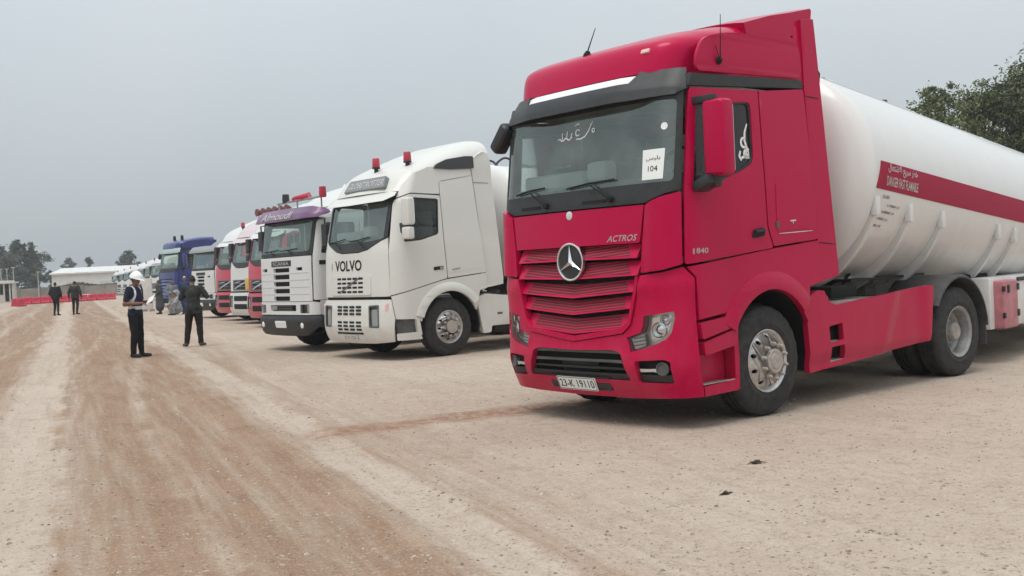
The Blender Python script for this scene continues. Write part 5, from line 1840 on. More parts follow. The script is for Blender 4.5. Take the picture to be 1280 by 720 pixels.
def ellip(bm, c, r, rot=None, u=16, v=10):
    q = bmesh.new()
    bmesh.ops.create_uvsphere(q, u_segments=u, v_segments=v, radius=1)
    xf(q, c, rot, r)
    return join(bm, q)


def hand(bm, wrist, direc, side, curl=.5, k=1.0):
    """palm, four bent fingers of unequal length and a thumb leaving the side of the palm"""
    d = Vector(direc).normalized()
    up = Vector((0, 0, 1)) if abs(d.z) < .8 else Vector((0, -1, 0))
    acr = d.cross(up).normalized() * side
    nrm = acr.cross(d).normalized() * side
    w_ = Vector(wrist)
    palm = w_ + d * .05 * k
    bm = ellip(bm, palm, (.03 * k, .03 * k, .03 * k))
    for i, (o_, l_) in enumerate(((-.030, .066), (-.010, .076), (.010, .071), (.030, .055))):
        p0 = w_ + d * .045 * k + acr * o_ * k
        p1 = w_ + d * .088 * k + acr * o_ * 1.05 * k
        dd = (d * (1 - curl) - nrm * curl).normalized()
        p2 = p1 + dd * l_ * .5 * k
        dd2 = (d * (1 - 1.6 * curl) - nrm * 1.2 * curl).normalized()
        p3 = p2 + dd2 * l_ * .5 * k
        capsule(bm, p0, .012 * k, p1, .0105 * k, 8)
        capsule(bm, p1, .0105 * k, p2, .010 * k, 8)
        capsule(bm, p2, .010 * k, p3, .009 * k, 8)
    t0 = w_ + d * .025 * k - acr * .024 * k
    t1 = t0 + (d * .7 - acr * .7 - nrm * .2).normalized() * .042 * k
    t2 = t1 + (d * .9 - acr * .15 - nrm * .4).normalized() * .032 * k
    capsule(bm, t0, .014 * k, t1, .012 * k, 8)
    capsule(bm, t1, .012 * k, t2, .010 * k, 8)
    return bm


def remeshed(bm, voxel, smooth=3):
    me = bpy.data.meshes.new('tmp')
    bm.to_mesh(me)
    bm.free()
    o = bpy.data.objects.new('tmp', me)
    COL.objects.link(o)
    m = o.modifiers.new('r', 'REMESH')
    m.mode = 'VOXEL'
    m.voxel_size = voxel
    s_ = o.modifiers.new('s', 'SMOOTH')
    s_.iterations = smooth
    s_.factor = .5
    dg = bpy.context.evaluated_depsgraph_get()
    dg.update()
    out = bpy.data.meshes.new_from_object(o.evaluated_get(dg))
    bpy.data.objects.remove(o)
    bpy.data.meshes.remove(me)
    return out


def person(label, loc, rz, H=1.76, pose=None, top=None, bottom=None, shoes=HAIR, sleeve='long', hem=.90, robe=False, bulk=1.0, head_tilt=0, voxel=.013, hairm=HAIR, group='people in the yard', sit=False, curl=.45, baggy=1.0, skinhead=True):
    J = dict(hipL=(.095, 0, .92), hipR=(-.095, 0, .92), kneeL=(.105, -.02, .50), kneeR=(-.105, -.02, .50), ankL=(.11, .02, .085), ankR=(-.11, .02, .085),
             toeL=(.13, -.15, .035), toeR=(-.13, -.15, .035), shL=(.185, 0, 1.425), shR=(-.185, 0, 1.425), elL=(.25, .03, 1.14), elR=(-.25, .03, 1.14), wrL=(.27, -.04, .89), wrR=(-.27, -.04, .89),
             pel=(0, 0, .96), abd=(0, 0, 1.12), che=(0, 0, 1.31), nek=(0, .01, 1.50), hd=(0, -.015, 1.635))
    if pose:
        J.update(pose)
    k = H / 1.76
    J = {n: Vector(v) * k for n, v in J.items()}
    bm = bmesh.new()
    b_ = bulk
    bm = ellip(bm, J['pel'], (.165 * k * b_, .125 * k * b_, .14 * k))
    bm = ellip(bm, J['abd'], (.160 * k * b_, .120 * k * b_, .18 * k))
    bm = ellip(bm, J['che'], (.182 * k * b_, .128 * k * b_, .19 * k))
    capsule(bm, J['pel'], .14 * k * b_, J['che'], .15 * k * b_)
    capsule(bm, J['shL'] * .8 + J['che'] * .2, .075 * k * b_, J['shR'] * .8 + J['che'] * .2, .075 * k * b_)
    capsule(bm, J['che'], .10 * k, J['nek'], .055 * k)
    capsule(bm, J['nek'], .055 * k, J['hd'], .055 * k)
    hr = RX(-head_tilt)
    bm = ellip(bm, J['hd'], (.074 * k, .092 * k, .115 * k), hr)
    f_ = hr.to_3x3()
    bm = ellip(bm, J['hd'] + f_ @ Vector((0, -.035, -.06)) * k, (.052 * k, .055 * k, .055 * k), hr)          # jaw
    capsule(bm, J['hd'] + f_ @ Vector((0, -.085, .01)) * k, .010 * k, J['hd'] + f_ @ Vector((0, -.108, -.018)) * k, .014 * k, 8)   # nose
    for sg in (-1, 1):
        bm = ellip(bm, J['hd'] + f_ @ Vector((sg * .075, .01, -.005)) * k, (.012 * k, .022 * k, .032 * k), hr, 10, 8)  # ears
    for sd in ('L', 'R'):
        g = baggy
        capsule(bm, J['hip' + sd], .095 * k * g, J['knee' + sd], .068 * k * g)
        capsule(bm, J['knee' + sd], .068 * k * g, J['ank' + sd], .047 * k * (1 + (g - 1) * 1.6))
        capsule(bm, J['ank' + sd] + Vector((0, .03, -.04)) * k, .045 * k, J['toe' + sd], .036 * k)
        sl = 1.18 if sleeve == 'long' else 1.0
        capsule(bm, J['sh' + sd], .070 * k * b_, J['el' + sd], .052 * k * (sl if sleeve == 'long' else 1.0) * b_)
        capsule(bm, J['el' + sd], .047 * k * (sl * b_ if sleeve == 'long' else 1), J['wr' + sd], (.042 if sleeve == 'long' else .031) * k)
        if sleeve != 'long':
            mid_ = J['sh' + sd].lerp(J['el' + sd], .75)
            capsule(bm, J['sh' + sd], .075 * k, mid_, .066 * k)
        bm = hand(bm, J['wr' + sd], J['wr' + sd] - J['el' + sd], 1 if sd == 'R' else -1, curl, k)
    if robe:
        z0 = robe
        prof = [(1.32, .165), (1.1, .175), (.9, .20), (.6, .215), (.35, .235), (z0, .25)]
        for (za, ra), (zb_, rb) in zip(prof, prof[1:]):
            capsule(bm, (0, 0, za * k), ra * k * .92, (0, 0, zb_ * k + (rb * k * .9 if zb_ == z0 else 0)), rb * k * .92)
    elif hem < .9:
        capsule(bm, (0, .0, 1.0 * k), .155 * k * b_, (0, 0, (hem + .16) * k), .16 * k * b_)
    me = remeshed(bm, voxel, 2)
    me.materials.clear()
    for m_ in (SKIN, top, bottom, shoes, hairm):
        me.materials.append(m_)
    # folds of cloth
    nv = [v.normal.copy() for v in me.vertices]
    for v, n_ in zip(me.vertices, nv):
        c = v.co
        if (c - J['hd']).length > .2 * k and min((c - J['wrL']).length, (c - J['wrR']).length) > .14 * k and c.z > .08:
            f1 = noise.noise(Vector((c.x * 13, c.y * 13, c.z * 7)))
            f2 = noise.noise(Vector((c.x * 5 + 9, c.y * 5, c.z * 22)))
            v.co = c + n_ * (.009 * f1 + .007 * f2)
    hd, wr, el, sh = J['hd'], {s: J['wr' + s] for s in 'LR'}, {s: J['el' + s] for s in 'LR'}, {s: J['sh' + s] for s in 'LR'}
    for p in me.polygons:
        c = p.center
        mi = 1
        if (c - hd).length < .17 * k and c.z > J['nek'].z - .01 * k:
            mi = 0
            q = f_.transposed() @ (c - hd)
            if hairm is not None and skinhead and (q.z > .045 * k or (q.y > .0 and q.z > -.05 * k)) and not (q.y < -.05 * k and q.z < .075 * k):
                mi = 4
        else:
            done = False
            for s_ in 'LR':
                ax_ = wr[s_] - el[s_]
                t = (c - el[s_]).dot(ax_) / ax_.length_squared
                dist = (c - (el[s_] + ax_ * max(0, min(1.6, t)))).length
                if t > .93 and dist < .10 * k:
                    mi = 0
                    done = True
                elif sleeve != 'long' and dist < .062 * k and t > -.05:
                    mi = 0
                    done = True
                elif dist < .075 * k and t > 0:
                    mi = 1
                    done = True
                a2 = el[s_] - sh[s_]
                t2 = (c - sh[s_]).dot(a2) / a2.length_squared
                d2 = (c - (sh[s_] + a2 * max(0, min(1, t2)))).length
                if not done and sleeve != 'long' and t2 > .82 and d2 < .075 * k:
                    mi = 0
                    done = True
                elif not done and 0.2 < t2 < 1.1 and d2 < .085 * k:
                    done = True
            if not done:
                if c.z < .075 * k:
                    mi = 3
                elif c.z < (robe - .005 if robe else hem) * k:
                    mi = 2
        p.material_index = mi
        p.use_smooth = True
    o = bpy.data.objects.new('person', me)
    COL.objects.link(o)
    o.location = loc
    o.rotation_euler = (0, 0, rz)
    tag(o, label, 'person', group)
    return o, J, k


NAVY = cloth('navy_shirt', (0.018, 0.020, 0.040))
BLKT = cloth('black_trousers', (0.010, 0.010, 0.012))
OLV = cloth('dark_grey_tunic', (0.035, 0.037, 0.036))
BRN = cloth('dark_brown_trousers', (0.020, 0.015, 0.014))
GRN = cloth('dark_green_jacket', (0.030, 0.032, 0.026))
MAR = cloth('black_jacket', (0.014, 0.010, 0.013))
GRB = cloth('grey_robe', (0.060, 0.062, 0.066))
PALE = cloth('pale_grey_shirt', (0.27, 0.27, 0.27))
BLG = cloth('blue_grey_robe', (0.17, 0.19, 0.21))
BLS = cloth('blue_overall', (0.035, 0.055, 0.13))
REFL = mat('reflective_tape', (0.66, 0.68, 0.70), 0.45, spec=.6)
HELM = mat('white_helmet', (0.80, 0.80, 0.80), 0.3, coat=.4)
SAND = mat('brown_sandal', (0.07, 0.04, 0.03), .7)

# the man in the white helmet reading a sheet of paper
hm, J, k = person('man in white helmet and reflective vest reading a paper in his hands', (-7.92, 22.45, 0), R(76), 1.76,
                  pose=dict(elR=(-.26, .06, 1.13), wrR=(-.15, -.21, 1.13), elL=(.25, .02, 1.13), wrL=(.10, -.25, 1.16), hd=(0, -.055, 1.625), nek=(0, -.01, 1.50), ankR=(-.10, .03, .085), ankL=(.11, -.03, .085), toeL=(.14, -.21, .035)),
                  top=NAVY, bottom=BLKT, sleeve='short', head_tilt=-24, voxel=.0105, baggy=1.12, skinhead=True)
q = bmesh.new()
q = ellip(q, J['abd'] + Vector((0, 0, -.02)), (.176, .136, .17))
q = ellip(q, J['che'], (.195, .142, .19))
capsule(q, (0, 0, .98), .148, (0, 0, 1.30), .162)
capsule(q, J['shL'] * .62 + J['che'] * .38 + Vector((0, 0, .035)), .080, J['shR'] * .62 + J['che'] * .38 + Vector((0, 0, .035)), .080)
me = remeshed(q, .012, 2)
me.materials.append(cloth('navy_vest', (0.022, 0.020, 0.045)))
me.materials.append(REFL)
for p in me.polygons:
    c = p.center
    p.use_smooth = True
    p.material_index = 1 if (1.00 < c.z < 1.07 or (c.z > 1.07 and .085 < abs(c.x) < .135 and c.z > 1.42) or (c.z > 1.07 and abs(abs(c.x) - (.112 + .06 * max(0, (1.42 - c.z) / .3) ** 1.5)) < .018)) else 0
vs = bpy.data.objects.new('vest', me)
COL.objects.link(vs)
vs.parent = hm
# helmet: ribbed shell with a peak
hb = bmesh.new()
bmesh.ops.create_uvsphere(hb, u_segments=32, v_segments=18, radius=1)
bmesh.ops.bisect_plane(hb, geom=hb.verts[:] + hb.edges[:] + hb.faces[:], plane_co=(0, 0, -.05), plane_no=(0, 0, 1), clear_inner=True)
for v in hb.verts:
    rib = .02 * max(0, 1 - abs(v.co.x) / .12) * max(0, v.co.z)
    pk = .16 * max(0, 1 - abs(v.co.z + .05) / .12) * max(0, -v.co.y - .35) + (.06 if v.co.z < .0 else 0) * 0
    v.co = Vector((v.co.x * .125 * (1.08 if v.co.z < 0 else 1), v.co.y * .150 - pk * .45 - .004, v.co.z * .128 + rib))
xf(hb, J['hd'] + Vector((0, -.010, .040)), RX(18))
obj('helmet', hb, HELM, hm)
for sg in (-1, 1):
    e = bmesh.new()
    e = ellip(e, J['hd'] + RX(24).to_3x3() @ Vector((sg * .03, -.082, .012)), (.012, .008, .007), None, 8, 6)
    obj('eye', e, HAIR, hm)
# phone pouch on the belt
obj('pouch', box(-.20, -.165, -.10, -.03, .93, 1.03, .01), BLKT, hm)
ppr = obj('paper_sheet', xf(box(-.09, .09, -.12, .12, -.0025, .0025), (0, 0, 0), RX(0)), PAPER)
hd_world = Matrix.Translation(hm.location) @ Matrix.Rotation(R(76), 4, 'Z')
ppr.matrix_world = hd_world @ Matrix.Translation((-.07, -.42, 1.20)) @ RY(-48) @ RX(-30)
tag(ppr, 'white sheet of paper in the hands of the helmeted man', 'paper')

# the man in grey seen from behind
m2, J, k = person('man in dark grey tunic and baggy trousers with his back turned, hands raised', (-7.56, 25.35, 0), R(186), 1.70,
                  pose=dict(elR=(-.33, -.02, 1.20), wrR=(-.16, -.24, 1.34), elL=(.30, -.05, 1.18), wrL=(.10, -.28, 1.36), kneeL=(.15, -.03, .50), ankL=(.20, .0, .085), toeL=(.30, -.12, .035), kneeR=(-.12, -.02, .50), ankR=(-.14, .02, .085), toeR=(-.21, -.13, .035), hd=(0, -.03, 1.625)),
                  top=OLV, bottom=BRN, shoes=SAND, hem=.80, bulk=1.10, baggy=1.22, voxel=.0115, head_tilt=-8)

# two men walking away towards the barriers
person('walking man in a puffed black jacket, the left of the two walking away', (-24.9, 58.4, 0), R(172), 1.84, pose=dict(elR=(-.29, .03, 1.16), elL=(.29, .03, 1.16), wrL=(.27, -.10, .98), wrR=(-.27, -.10, .98), kneeL=(.09, -.06, .5), ankL=(.09, .04, .085)), top=MAR, bottom=BLKT, hem=.86, bulk=1.5, voxel=.018)
person('walking man in a dark green jacket with arms held off his sides', (-24.0, 58.8, 0), R(180), 1.86, pose=dict(elR=(-.29, .03, 1.15), elL=(.31, .03, 1.15), wrL=(.34, -.06, .88), wrR=(-.31, -.04, .90), ankR=(-.09, .1, .10), kneeR=(-.1, -.02, .5)), top=GRN, bottom=BLKT, hem=.88, bulk=1.28, voxel=.018)
# the group by the far lorries
person('standing man in a long dark grey robe near the blue tractor', (-17.2, 52.2, 0), R(-60), 1.68, pose=dict(elR=(-.25, -.02, 1.15), wrR=(-.14, -.17, 1.02), elL=(.25, -.02, 1.15), wrL=(.12, -.18, 1.02)), top=GRB, bottom=BRN, robe=.14, voxel=.018)
person('standing man in blue-grey robe between the dark-robed man and the grey tunic man', (-16.0, 50.4, 0), R(20), 1.66, pose=dict(elR=(-.27, -.05, 1.16), wrR=(-.10, -.2, 1.08), elL=(.27, -.05, 1.16), wrL=(.10, -.22, 1.12)), top=BLG, bottom=BRN, robe=.16, voxel=.018)
person('man in a blue overall and white cap half hidden by the grey tunic man', (-15.45, 50.6, 0), R(10), 1.80, top=BLS, bottom=BLS, hairm=HELM, voxel=.018, hem=.9)
person('man squatting on the ground in a pale grey shirt', (-15.65, 49.9, 0), R(-50), 1.76,
       pose=dict(pel=(0, .12, .26), abd=(0, .08, .42), che=(0, -.02, .62), nek=(0, -.06, .79), hd=(0, -.09, .91), hipL=(.10, .10, .24), hipR=(-.10, .10, .24), kneeL=(.20, -.32, .42), kneeR=(-.24, -.30, .36), ankL=(.16, -.20, .085), ankR=(-.16, -.18, .085), toeL=(.20, -.36, .035), toeR=(-.20, -.34, .035),
                 shL=(.19, -.03, .74), shR=(-.19, -.03, .74), elL=(.27, -.22, .56), elR=(-.27, -.22, .54), wrL=(.18, -.40, .48), wrR=(-.18, -.40, .44)), top=PALE, bottom=PALE, hem=.05, voxel=.018, bulk=1.15)
# ------------------------------------------------------------------ far background
def leaf_mat(name, dark, light):
    m, t, b = newmat(name)
    g = t.nodes.new('ShaderNodeNewGeometry')
    n = t.nodes.new('ShaderNodeTexNoise')
    n.inputs['Scale'].default_value = 0.9
    n.inputs['Detail'].default_value = 3
    t.links.new(g.outputs['Position'], n.inputs['Vector'])
    n2 = t.nodes.new('ShaderNodeMath')
    n2.operation = 'MULTIPLY_ADD'
    n2.inputs[1].default_value = .35
    t.links.new(g.outputs['Random Per Island'], n2.inputs[0])
    t.links.new(n.outputs[0], n2.inputs[2])
    r = t.nodes.new('ShaderNodeValToRGB')
    r.color_ramp.elements[0].position = .45
    r.color_ramp.elements[1].position = .9
    r.color_ramp.elements[0].color = (*dark, 1)
    r.color_ramp.elements[1].color = (*light, 1)
    t.links.new(n2.outputs[0], r.inputs[0])
    t.links.new(r.outputs[0], b.inputs['Base Color'])
    b.inputs['Roughness'].default_value = .7
    b.inputs['Specular IOR Level'].default_value = .25
    return m


LEAF = leaf_mat('dark_leaves', (0.048, 0.060, 0.028), (0.165, 0.195, 0.080))
LEAFF = leaf_mat('grey_green_leaves', (0.045, 0.052, 0.038), (0.13, 0.14, 0.10))
BARK = mat('bark', (0.09, 0.07, 0.055), .9, noise_amt=.4, nscale=6)


def tree(label, loc, H, W, seed, n_leaf, leaf, m, clumps=16, low=.3, group='trees', gap=.5, lean=0.0):
    rs = random.Random(seed)
    t = thing('tree', label, 'tree', loc, rs.uniform(0, 6), group)
    cl_ = []
    for i in range(clumps):
        u = rs.random()
        zz = H * (low + (1 - low) * (i + .5) / clumps)
        env = math.sin(PI * min(1, max(0.06, (zz / H - low * .7) / (1.02 - low * .7)))) ** .6
        a = rs.random() * 2 * PI
        rr = W * .5 * env * rs.uniform(.25, .85)
        cr_ = W * rs.uniform(.13, .24)
        cl_.append((Vector((rr * math.cos(a) + lean * zz, rr * math.sin(a), min(zz, H - cr_ * .8))), cr_))
    tr = tube([(0, 0, -.2), (.05 * H * rs.uniform(-1, 1), .03 * H * rs.uniform(-1, 1), H * low), (lean * H * .6, 0, H * .72)], [W * .045, W * .03, W * .012], 9)
    for c, r_ in cl_:
        z0 = max(H * low * .6, c.z - H * .28)
        tube([(lean * z0 * .8, 0, z0), (c.x * .5, c.y * .5, (z0 + c.z) / 2 + .02 * H), tuple(c)], [W * .016, W * .010, W * .004], 6, bm=tr)
    obj('trunk', tr, BARK, t)
    V, F = [], []
    tot = sum(r_ ** 2 for _, r_ in cl_)
    for c, r_ in cl_:
        # each clump breaks into small sprays
        ns = max(4, int(14 * r_ ** 2 / tot * clumps))
        spr = []
        for _ in range(ns):
            d = Vector((rs.gauss(0, 1), rs.gauss(0, 1), rs.gauss(0, .8))).normalized()
            spr.append((c + d * r_ * rs.uniform(.45, 1.05), r_ * rs.uniform(.22, .45)))
        for _ in range(int(n_leaf * r_ ** 2 / tot)):
            sc_, sr = spr[rs.randrange(ns)]
            d = Vector((rs.gauss(0, 1), rs.gauss(0, 1), rs.gauss(0, .75)))
            p = sc_ + d * sr * .55
            n_ = Vector((rs.gauss(0, 1), rs.gauss(0, 1), rs.gauss(0, 1) + .6)).normalized()
            a_ = n_.orthogonal().normalized()
            b_ = n_.cross(a_)
            th = rs.random() * PI
            u_, v_ = a_ * math.cos(th) + b_ * math.sin(th), b_ * math.cos(th) - a_ * math.sin(th)
            l_, w_ = leaf * rs.uniform(.6, 1.3), leaf * rs.uniform(.25, .5)
            k = len(V)
            V += [tuple(p - u_ * l_ * .5), tuple(p + v_ * w_ * .5), tuple(p + u_ * l_ * .5), tuple(p - v_ * w_ * .5)]
            F.append((k, k + 1, k + 2, k + 3))
    o = obj('crown', (V, F), m, t, smooth=0)
    return t


tree('ragged tree top with thin upright sprays above the red-banded tank', (18.9, 45.5, 0), 8.4, 4.4, 11, 9000, .20, LEAF, 16, .35, 'trees behind the tank')
tree('rounded dark tree between the ragged one and the tallest one', (20.9, 47.0, 0), 8.4, 5.4, 12, 20000, .20, LEAF, 22, .3, 'trees behind the tank')
tree('tallest dark dense tree behind the tank', (24.3, 46.0, 0), 10.1, 7.0, 13, 32000, .21, LEAF, 30, .25, 'trees behind the tank')
tree('dark tree next to the tallest one behind the tank', (29.0, 48, 0), 9.9, 7.5, 14, 14000, .23, LEAF, 24, .25, 'trees behind the tank')

tree('big airy tree behind the guard booth', ((33 - 640) / 1337.9 * 165, 165, 0), 9.0, 6.2, 21, 8000, .42, LEAFF, 20, .28, 'far trees')
tree('lower bushy tree beside the big airy one', ((14 - 640) / 1337.9 * 160, 160, 0), 6.6, 5.6, 22, 6000, .42, LEAFF, 16, .12, 'far trees')
tree('tree leaning over the guard booth roof', ((-4 - 640) / 1337.9 * 170, 170, 0), 8.6, 5.0, 23, 5000, .42, LEAFF, 14, .35, 'far trees')
tree('dense low tree right of the big airy one', ((48 - 640) / 1337.9 * 158, 158, 0), 5.0, 4.2, 24, 4000, .40, LEAFF, 12, .1, 'far trees')
tree('round tree rising behind the white shed roof', ((90 - 640) / 1337.9 * 235, 235, 0), 7.6, 4.2, 25, 3500, .5, LEAFF, 12, .3, 'far trees')
tree('narrow tree rising behind the white shed roof', ((114 - 640) / 1337.9 * 220, 220, 0), 7.2, 2.4, 26, 2600, .5, LEAFF, 10, .2, 'far trees')
tree('wide grey tree behind the far end of the lorry row', ((164 - 640) / 1337.9 * 215, 215, 0), 8.1, 5.2, 27, 4500, .5, LEAFF, 14, .25, 'far trees')
tree('small tree at the gable of the white shed', ((64 - 640) / 1337.9 * 190, 190, 0), 4.4, 2.4, 28, 1500, .45, LEAFF, 8, .15, 'far trees')

# white shed
SHW = mat('shed_white', (0.62, 0.60, 0.56), .7, noise_amt=.08, nscale=1.2)
SHR = mat('shed_roof', (0.66, 0.65, 0.63), .6, noise_amt=.1, nscale=1.5)
bx, by = (66 - 640) / 1337.9 * 185, 185
shd = thing('white_shed', 'long low white shed with pale shallow roof beyond the barriers', 'building', (bx, by, 0), R(6))
obj('wall', box(0, 24, 0, 14, 0, 3.75), SHW, shd)
rf = bmesh.new()
pr = [(-.3, 3.7), (-.3, 3.95), (7, 4.9), (14.3, 3.95), (14.3, 3.7), (7, 4.6)]
A_ = [rf.verts.new((-.3, y, z)) for y, z in pr]
B_ = [rf.verts.new((24.3, y, z)) for y, z in pr]
for i in range(6):
    rf.faces.new((A_[i], A_[(i + 1) % 6], B_[(i + 1) % 6], B_[i]))
rf.faces.new(A_[::-1])
rf.faces.new(B_)
bmesh.ops.recalc_face_normals(rf, faces=rf.faces)
ro_ = obj('roof', rf, SHR, shd)
for i in range(12):
    obj('roof_rib', box(i * 2 + .9, i * 2 + .96, -.31, .0, 3.93, 3.98), SHR, ro_)
for i in range(4):
    d_ = obj('shed_door', box(2.5 + i * 5.5, 4.7 + i * 5.5, -.06, .02, 0, 2.3), mat('shed_door', (.50, .50, .48), .6), shd)
obj('gable_wall', box(-.02, .04, 1.5, 12.5, 3.7, 4.2), SHW, shd)

# perimeter wall with hedge growth
PW = mat('perimeter_wall', (0.23, 0.20, 0.165), .9, noise_amt=.3, nscale=.6)
pw = thing('perimeter_wall', 'low brown perimeter wall with posts behind the red barriers', 'wall', (-78, 150, 0), 0)
for i in range(14):
    obj('wall_panel', box(i * 3.0, i * 3.0 + 2.8, 0, .18, 0, 1.55 + .06 * (i % 3)), PW, pw)
    obj('wall_post', box(i * 3.0 - .2, i * 3.0, -.08, .26, 0, 1.75), PW, pw)
rs_ = random.Random(5)
V, F = [], []
for i in range(9000):
    x = rs_.uniform(-76, -38)
    hgt = 1.75 + .55 * noise.noise(Vector((x * .25, 0, 0)))
    p = Vector((x, 153 + rs_.uniform(-.5, .5), rs_.uniform(.1, 1) ** .6 * hgt))
    d1 = Vector((rs_.gauss(0, 1), rs_.gauss(0, 1), rs_.gauss(0, 1))).normalized() * .2
    d2 = Vector((rs_.gauss(0, 1), rs_.gauss(0, 1), rs_.gauss(0, 1))).normalized() * .13
    k = len(V)
    V += [tuple(p - d1), tuple(p + d2), tuple(p + d1), tuple(p - d2)]
    F.append((k, k + 1, k + 2, k + 3))
hg = obj('hedge', (V, F), LEAFF, smooth=0)
tag(hg, 'ragged grey-green hedge behind the low brown wall', 'hedge')

# guard booth
GBM = mat('booth_cream', (0.50, 0.47, 0.41), .7, noise_amt=.1)
gb = thing('guard_booth', 'small cream guard booth with dark openings and flat roof', 'booth', ((9 - 640) / 1337.9 * 128, 128, 0), R(10))
obj('floor_slab', box(-1.0, 1.0, -.8, .8, 0, .12), GBM, gb)
for x in (-.88, -.1, .55, .88):
    obj('post', box(x - .08, x + .08, -.75, -.6, .1, 2.25), GBM, gb)
obj('back_wall', box(-.9, .9, .55, .7, .1, 2.25), GBM, gb)
obj('side_wall', box(.80, .94, -.6, .6, .1, 2.25), GBM, gb)
obj('side_wall', box(-.94, -.80, -.6, .6, .1, 2.25), GBM, gb)
obj('dado', box(-.9, -.1, -.72, -.64, .1, .95), GBM, gb)
obj('roof', join(box(-1.15, 1.15, -1.0, 1.0, 2.25, 2.45, .03), box(-.8, .8, -.7, .7, 2.45, 2.62, .03)), mat('booth_roof', (.56, .53, .48), .7), gb)
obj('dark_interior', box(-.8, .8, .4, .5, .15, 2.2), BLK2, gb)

# poles
PO = mat('grey_pole', (.42, .42, .41), .6)
for i, (px_, dep, h_, nm_) in enumerate(((3, 140, 4.2, 'thin grey pole beside the guard booth'), (10.5, 150, 4.4, 'thin grey pole behind the guard booth roof'), (18.5, 138, 4.3, 'thin grey pole with a small lamp right of the guard booth'), (49, 145, 3.7, 'thin grey pole in front of the dense low tree'))):
    p_ = thing('pole', nm_, 'pole', ((px_ - 640) / 1337.9 * dep, dep, 0), 0, 'poles along the wall')
    obj('shaft', tube([(0, 0, -.1), (0, 0, h_)], [.07, .05], 8), PO, p_)
    obj('lamp_head', box(-.22, .22, -.08, .08, h_ - .02, h_ + .08, .02), PO, p_)

# red plastic barriers
BR = mat('barrier_red', (0.50, 0.012, 0.045), .5, noise_amt=.2, nscale=2)
BW = mat('barrier_white', (0.70, 0.62, 0.60), .5, noise_amt=.1, nscale=2)


def barrier_bm():
    b = bmesh.new()
    prof = [(-.22, 0), (-.22, .18), (-.15, .30), (-.11, .62), (-.11, .85), (-.07, .90), (.07, .90), (.11, .85), (.11, .62), (.15, .30), (.22, .18), (.22, 0)]
    xs = [-.56, -.54, -.32, -.30, -.10, -.08, .08, .10, .30, .32, .54, .56]
    rows_ = []
    for i, x in enumerate(xs):
        k = .93 if i in (0, len(xs) - 1) else 1.0
        row = []
        for (y, z) in prof:
            zz = z * k
            if i in (3, 4, 7, 8) and z == 0:
                zz = .10          # fork slots
            yy = y * (.86 if (i in (3, 4, 7, 8) and .3 <= z <= .85) else 1)
            row.append(b.verts.new((x, yy, zz)))
        rows_.append(row)
    n = len(prof)
    for A, B in zip(rows_, rows_[1:]):
        for j in range(n):
            b.faces.new((A[j], A[(j + 1) % n], B[(j + 1) % n], B[j]))
    b.faces.new(rows_[0])
    b.faces.new(rows_[-1][::-1])
    bmesh.ops.recalc_face_normals(b, faces=b.faces)
    return b


b0 = obj('barrier', barrier_bm(), BR, smooth=30)
tmp = obj('knob', lathe_x([(.06, 0), (.05, .08), (0, .09)], 10), BR, b0)
tmp.rotation_euler = (0, R(-90), 0)
tmp.location = (0, 0, .88)
bw_mesh = b0.data.copy()
bw_mesh.materials[0] = BW
labs = 'red plastic road barrier standing in the line before the brown wall'
nbar = 11
for i in range(nbar):
    t = i / (nbar - 1)
    px_ = 22 + (139 - 22) * t
    dep = 104 + 8 * t
    o = b0 if i == 0 else copy_tree(b0)
    o.location = ((px_ - 640) / 1337.9 * dep, dep, 0)
    o.rotation_euler = (0, 0, R(-6) + random.uniform(-.08, .08))
    o.scale = (.78, .9, .74)
    tag(o, labs, 'barrier', 'red barriers in a line')
o0 = None
for i, (px_, dep) in enumerate(((20, 97), (26, 94.5), (108, 115), (34, 115), (57, 116), (78, 116))):
    o = copy_tree(b0)
    o.location = ((px_ - 640) / 1337.9 * dep, dep, 0)
    o.rotation_euler = (0, 0, R(70 if i < 2 else 4))
    o.scale = (.78, .9, .74)
    if i == 2:
        o.data = bw_mesh
        tag(o, 'white plastic road barrier among the red ones', 'barrier')
        if 'group' in o:
            del o['group']
    elif i < 2:
        tag(o, 'red plastic road barrier turned end-on at the booth end of the line', 'barrier', 'red barriers turned end-on')
    else:
        tag(o, 'red plastic road barrier in the second line behind the first', 'barrier', 'red barriers second line')

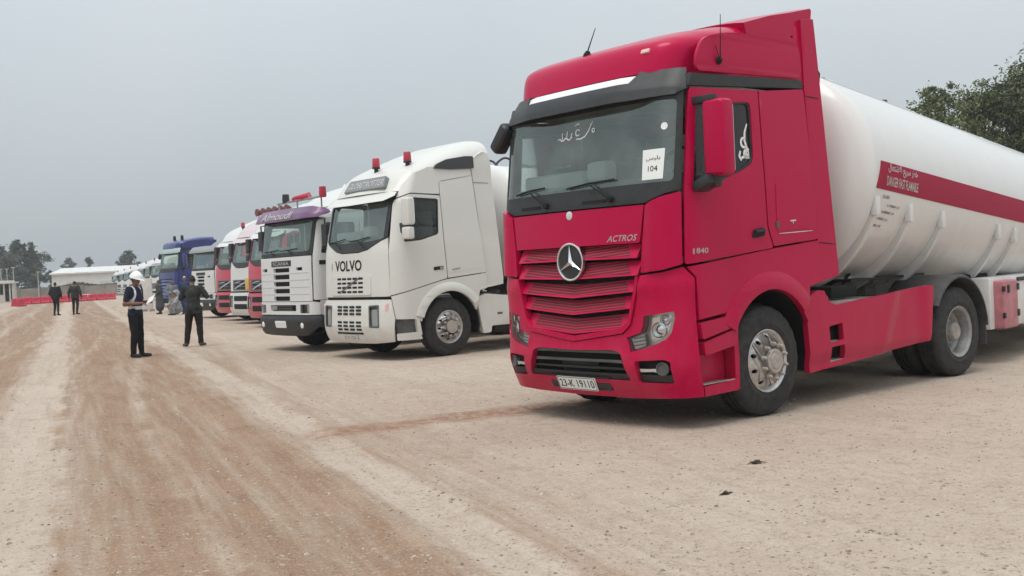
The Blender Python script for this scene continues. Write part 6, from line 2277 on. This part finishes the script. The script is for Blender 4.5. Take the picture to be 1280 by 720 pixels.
# pale board standing by the men
bd = thing('notice_board', 'plain pale board standing upright beside the man in the dark robe', 'board', ((184.5 - 640) / 1337.9 * 58.5, 58.5, 0), R(-14))
obj('panel', box(-.30, .30, -.03, .03, .10, 1.80, .01), mat('board_cream', (.58, .54, .49), .7, noise_amt=.08), bd)
for x in (-.22, .22):
    obj('foot', box(x - .03, x + .03, -.25, .25, 0, .11), PO, bd)


# scraps on the ground in front of the red tractor
def scrap(label, loc, seed, s):
    rs2 = random.Random(seed)
    b = bmesh.new()
    bmesh.ops.create_icosphere(b, subdivisions=2, radius=1)
    for v in b.verts:
        n_ = noise.noise(v.co * 1.7 + Vector((seed, 0, 0)))
        v.co = Vector((v.co.x * s * (1 + n_), v.co.y * s * .55 * (1 + n_), max(-.2, v.co.z) * s * .42 * (1.1 + 1.2 * n_) + s * .1))
    for i in range(4):
        a = rs2.uniform(-.5, .9)
        L_ = s * rs2.uniform(1.2, 2.2)
        tube([(0, 0, s * .2), (L_ * .6 * math.cos(a) * (1 if i % 2 else -1), L_ * .3 * math.sin(a), s * .28), (L_ * math.cos(a) * (1 if i % 2 else -1), L_ * math.sin(a) * .5, s * .08)], [s * .10, s * .08, s * .03], 6, bm=b)
    b2 = obj('ground_litter', b, mat('dry_brown_leaf', (.055, .038, .028), .9, noise_amt=.5, nscale=30), smooth=0)
    b2.location = loc
    b2.rotation_euler = (0, 0, rs2.random())
    return tag(b2, label, 'litter')


scrap('dark crumpled scrap with twig lying before the red tractor', (1.75, 7.93, gz(1.75, 7.93)), 3, .045)
scrap('flat dark scrap of dry leaf on the sand nearest the red tractor wheel', (1.33, 6.95, gz(1.33, 6.95)), 8, .036)

# ------------------------------------------------------------------ the dusty air over the yard
hz = obj('haze', box(-1510, 1510, -410, 1810, -1.2, 13.5), None, smooth=0, kind='stuff')
hmz = bpy.data.materials.new('haze_air')
hmz.use_nodes = True
t = hmz.node_tree
t.nodes.clear()
o_ = t.nodes.new('ShaderNodeOutputMaterial')
pv = t.nodes.new('ShaderNodeVolumePrincipled')
pv.inputs['Color'].default_value = (.86, .89, .92, 1)
pv.inputs['Density'].default_value = 0.0009
pv.inputs['Anisotropy'].default_value = 0.2
t.links.new(pv.outputs[0], o_.inputs['Volume'])
hz.data.materials.append(hmz)
tag(hz, 'thin pale dusty haze over the whole yard', 'haze')
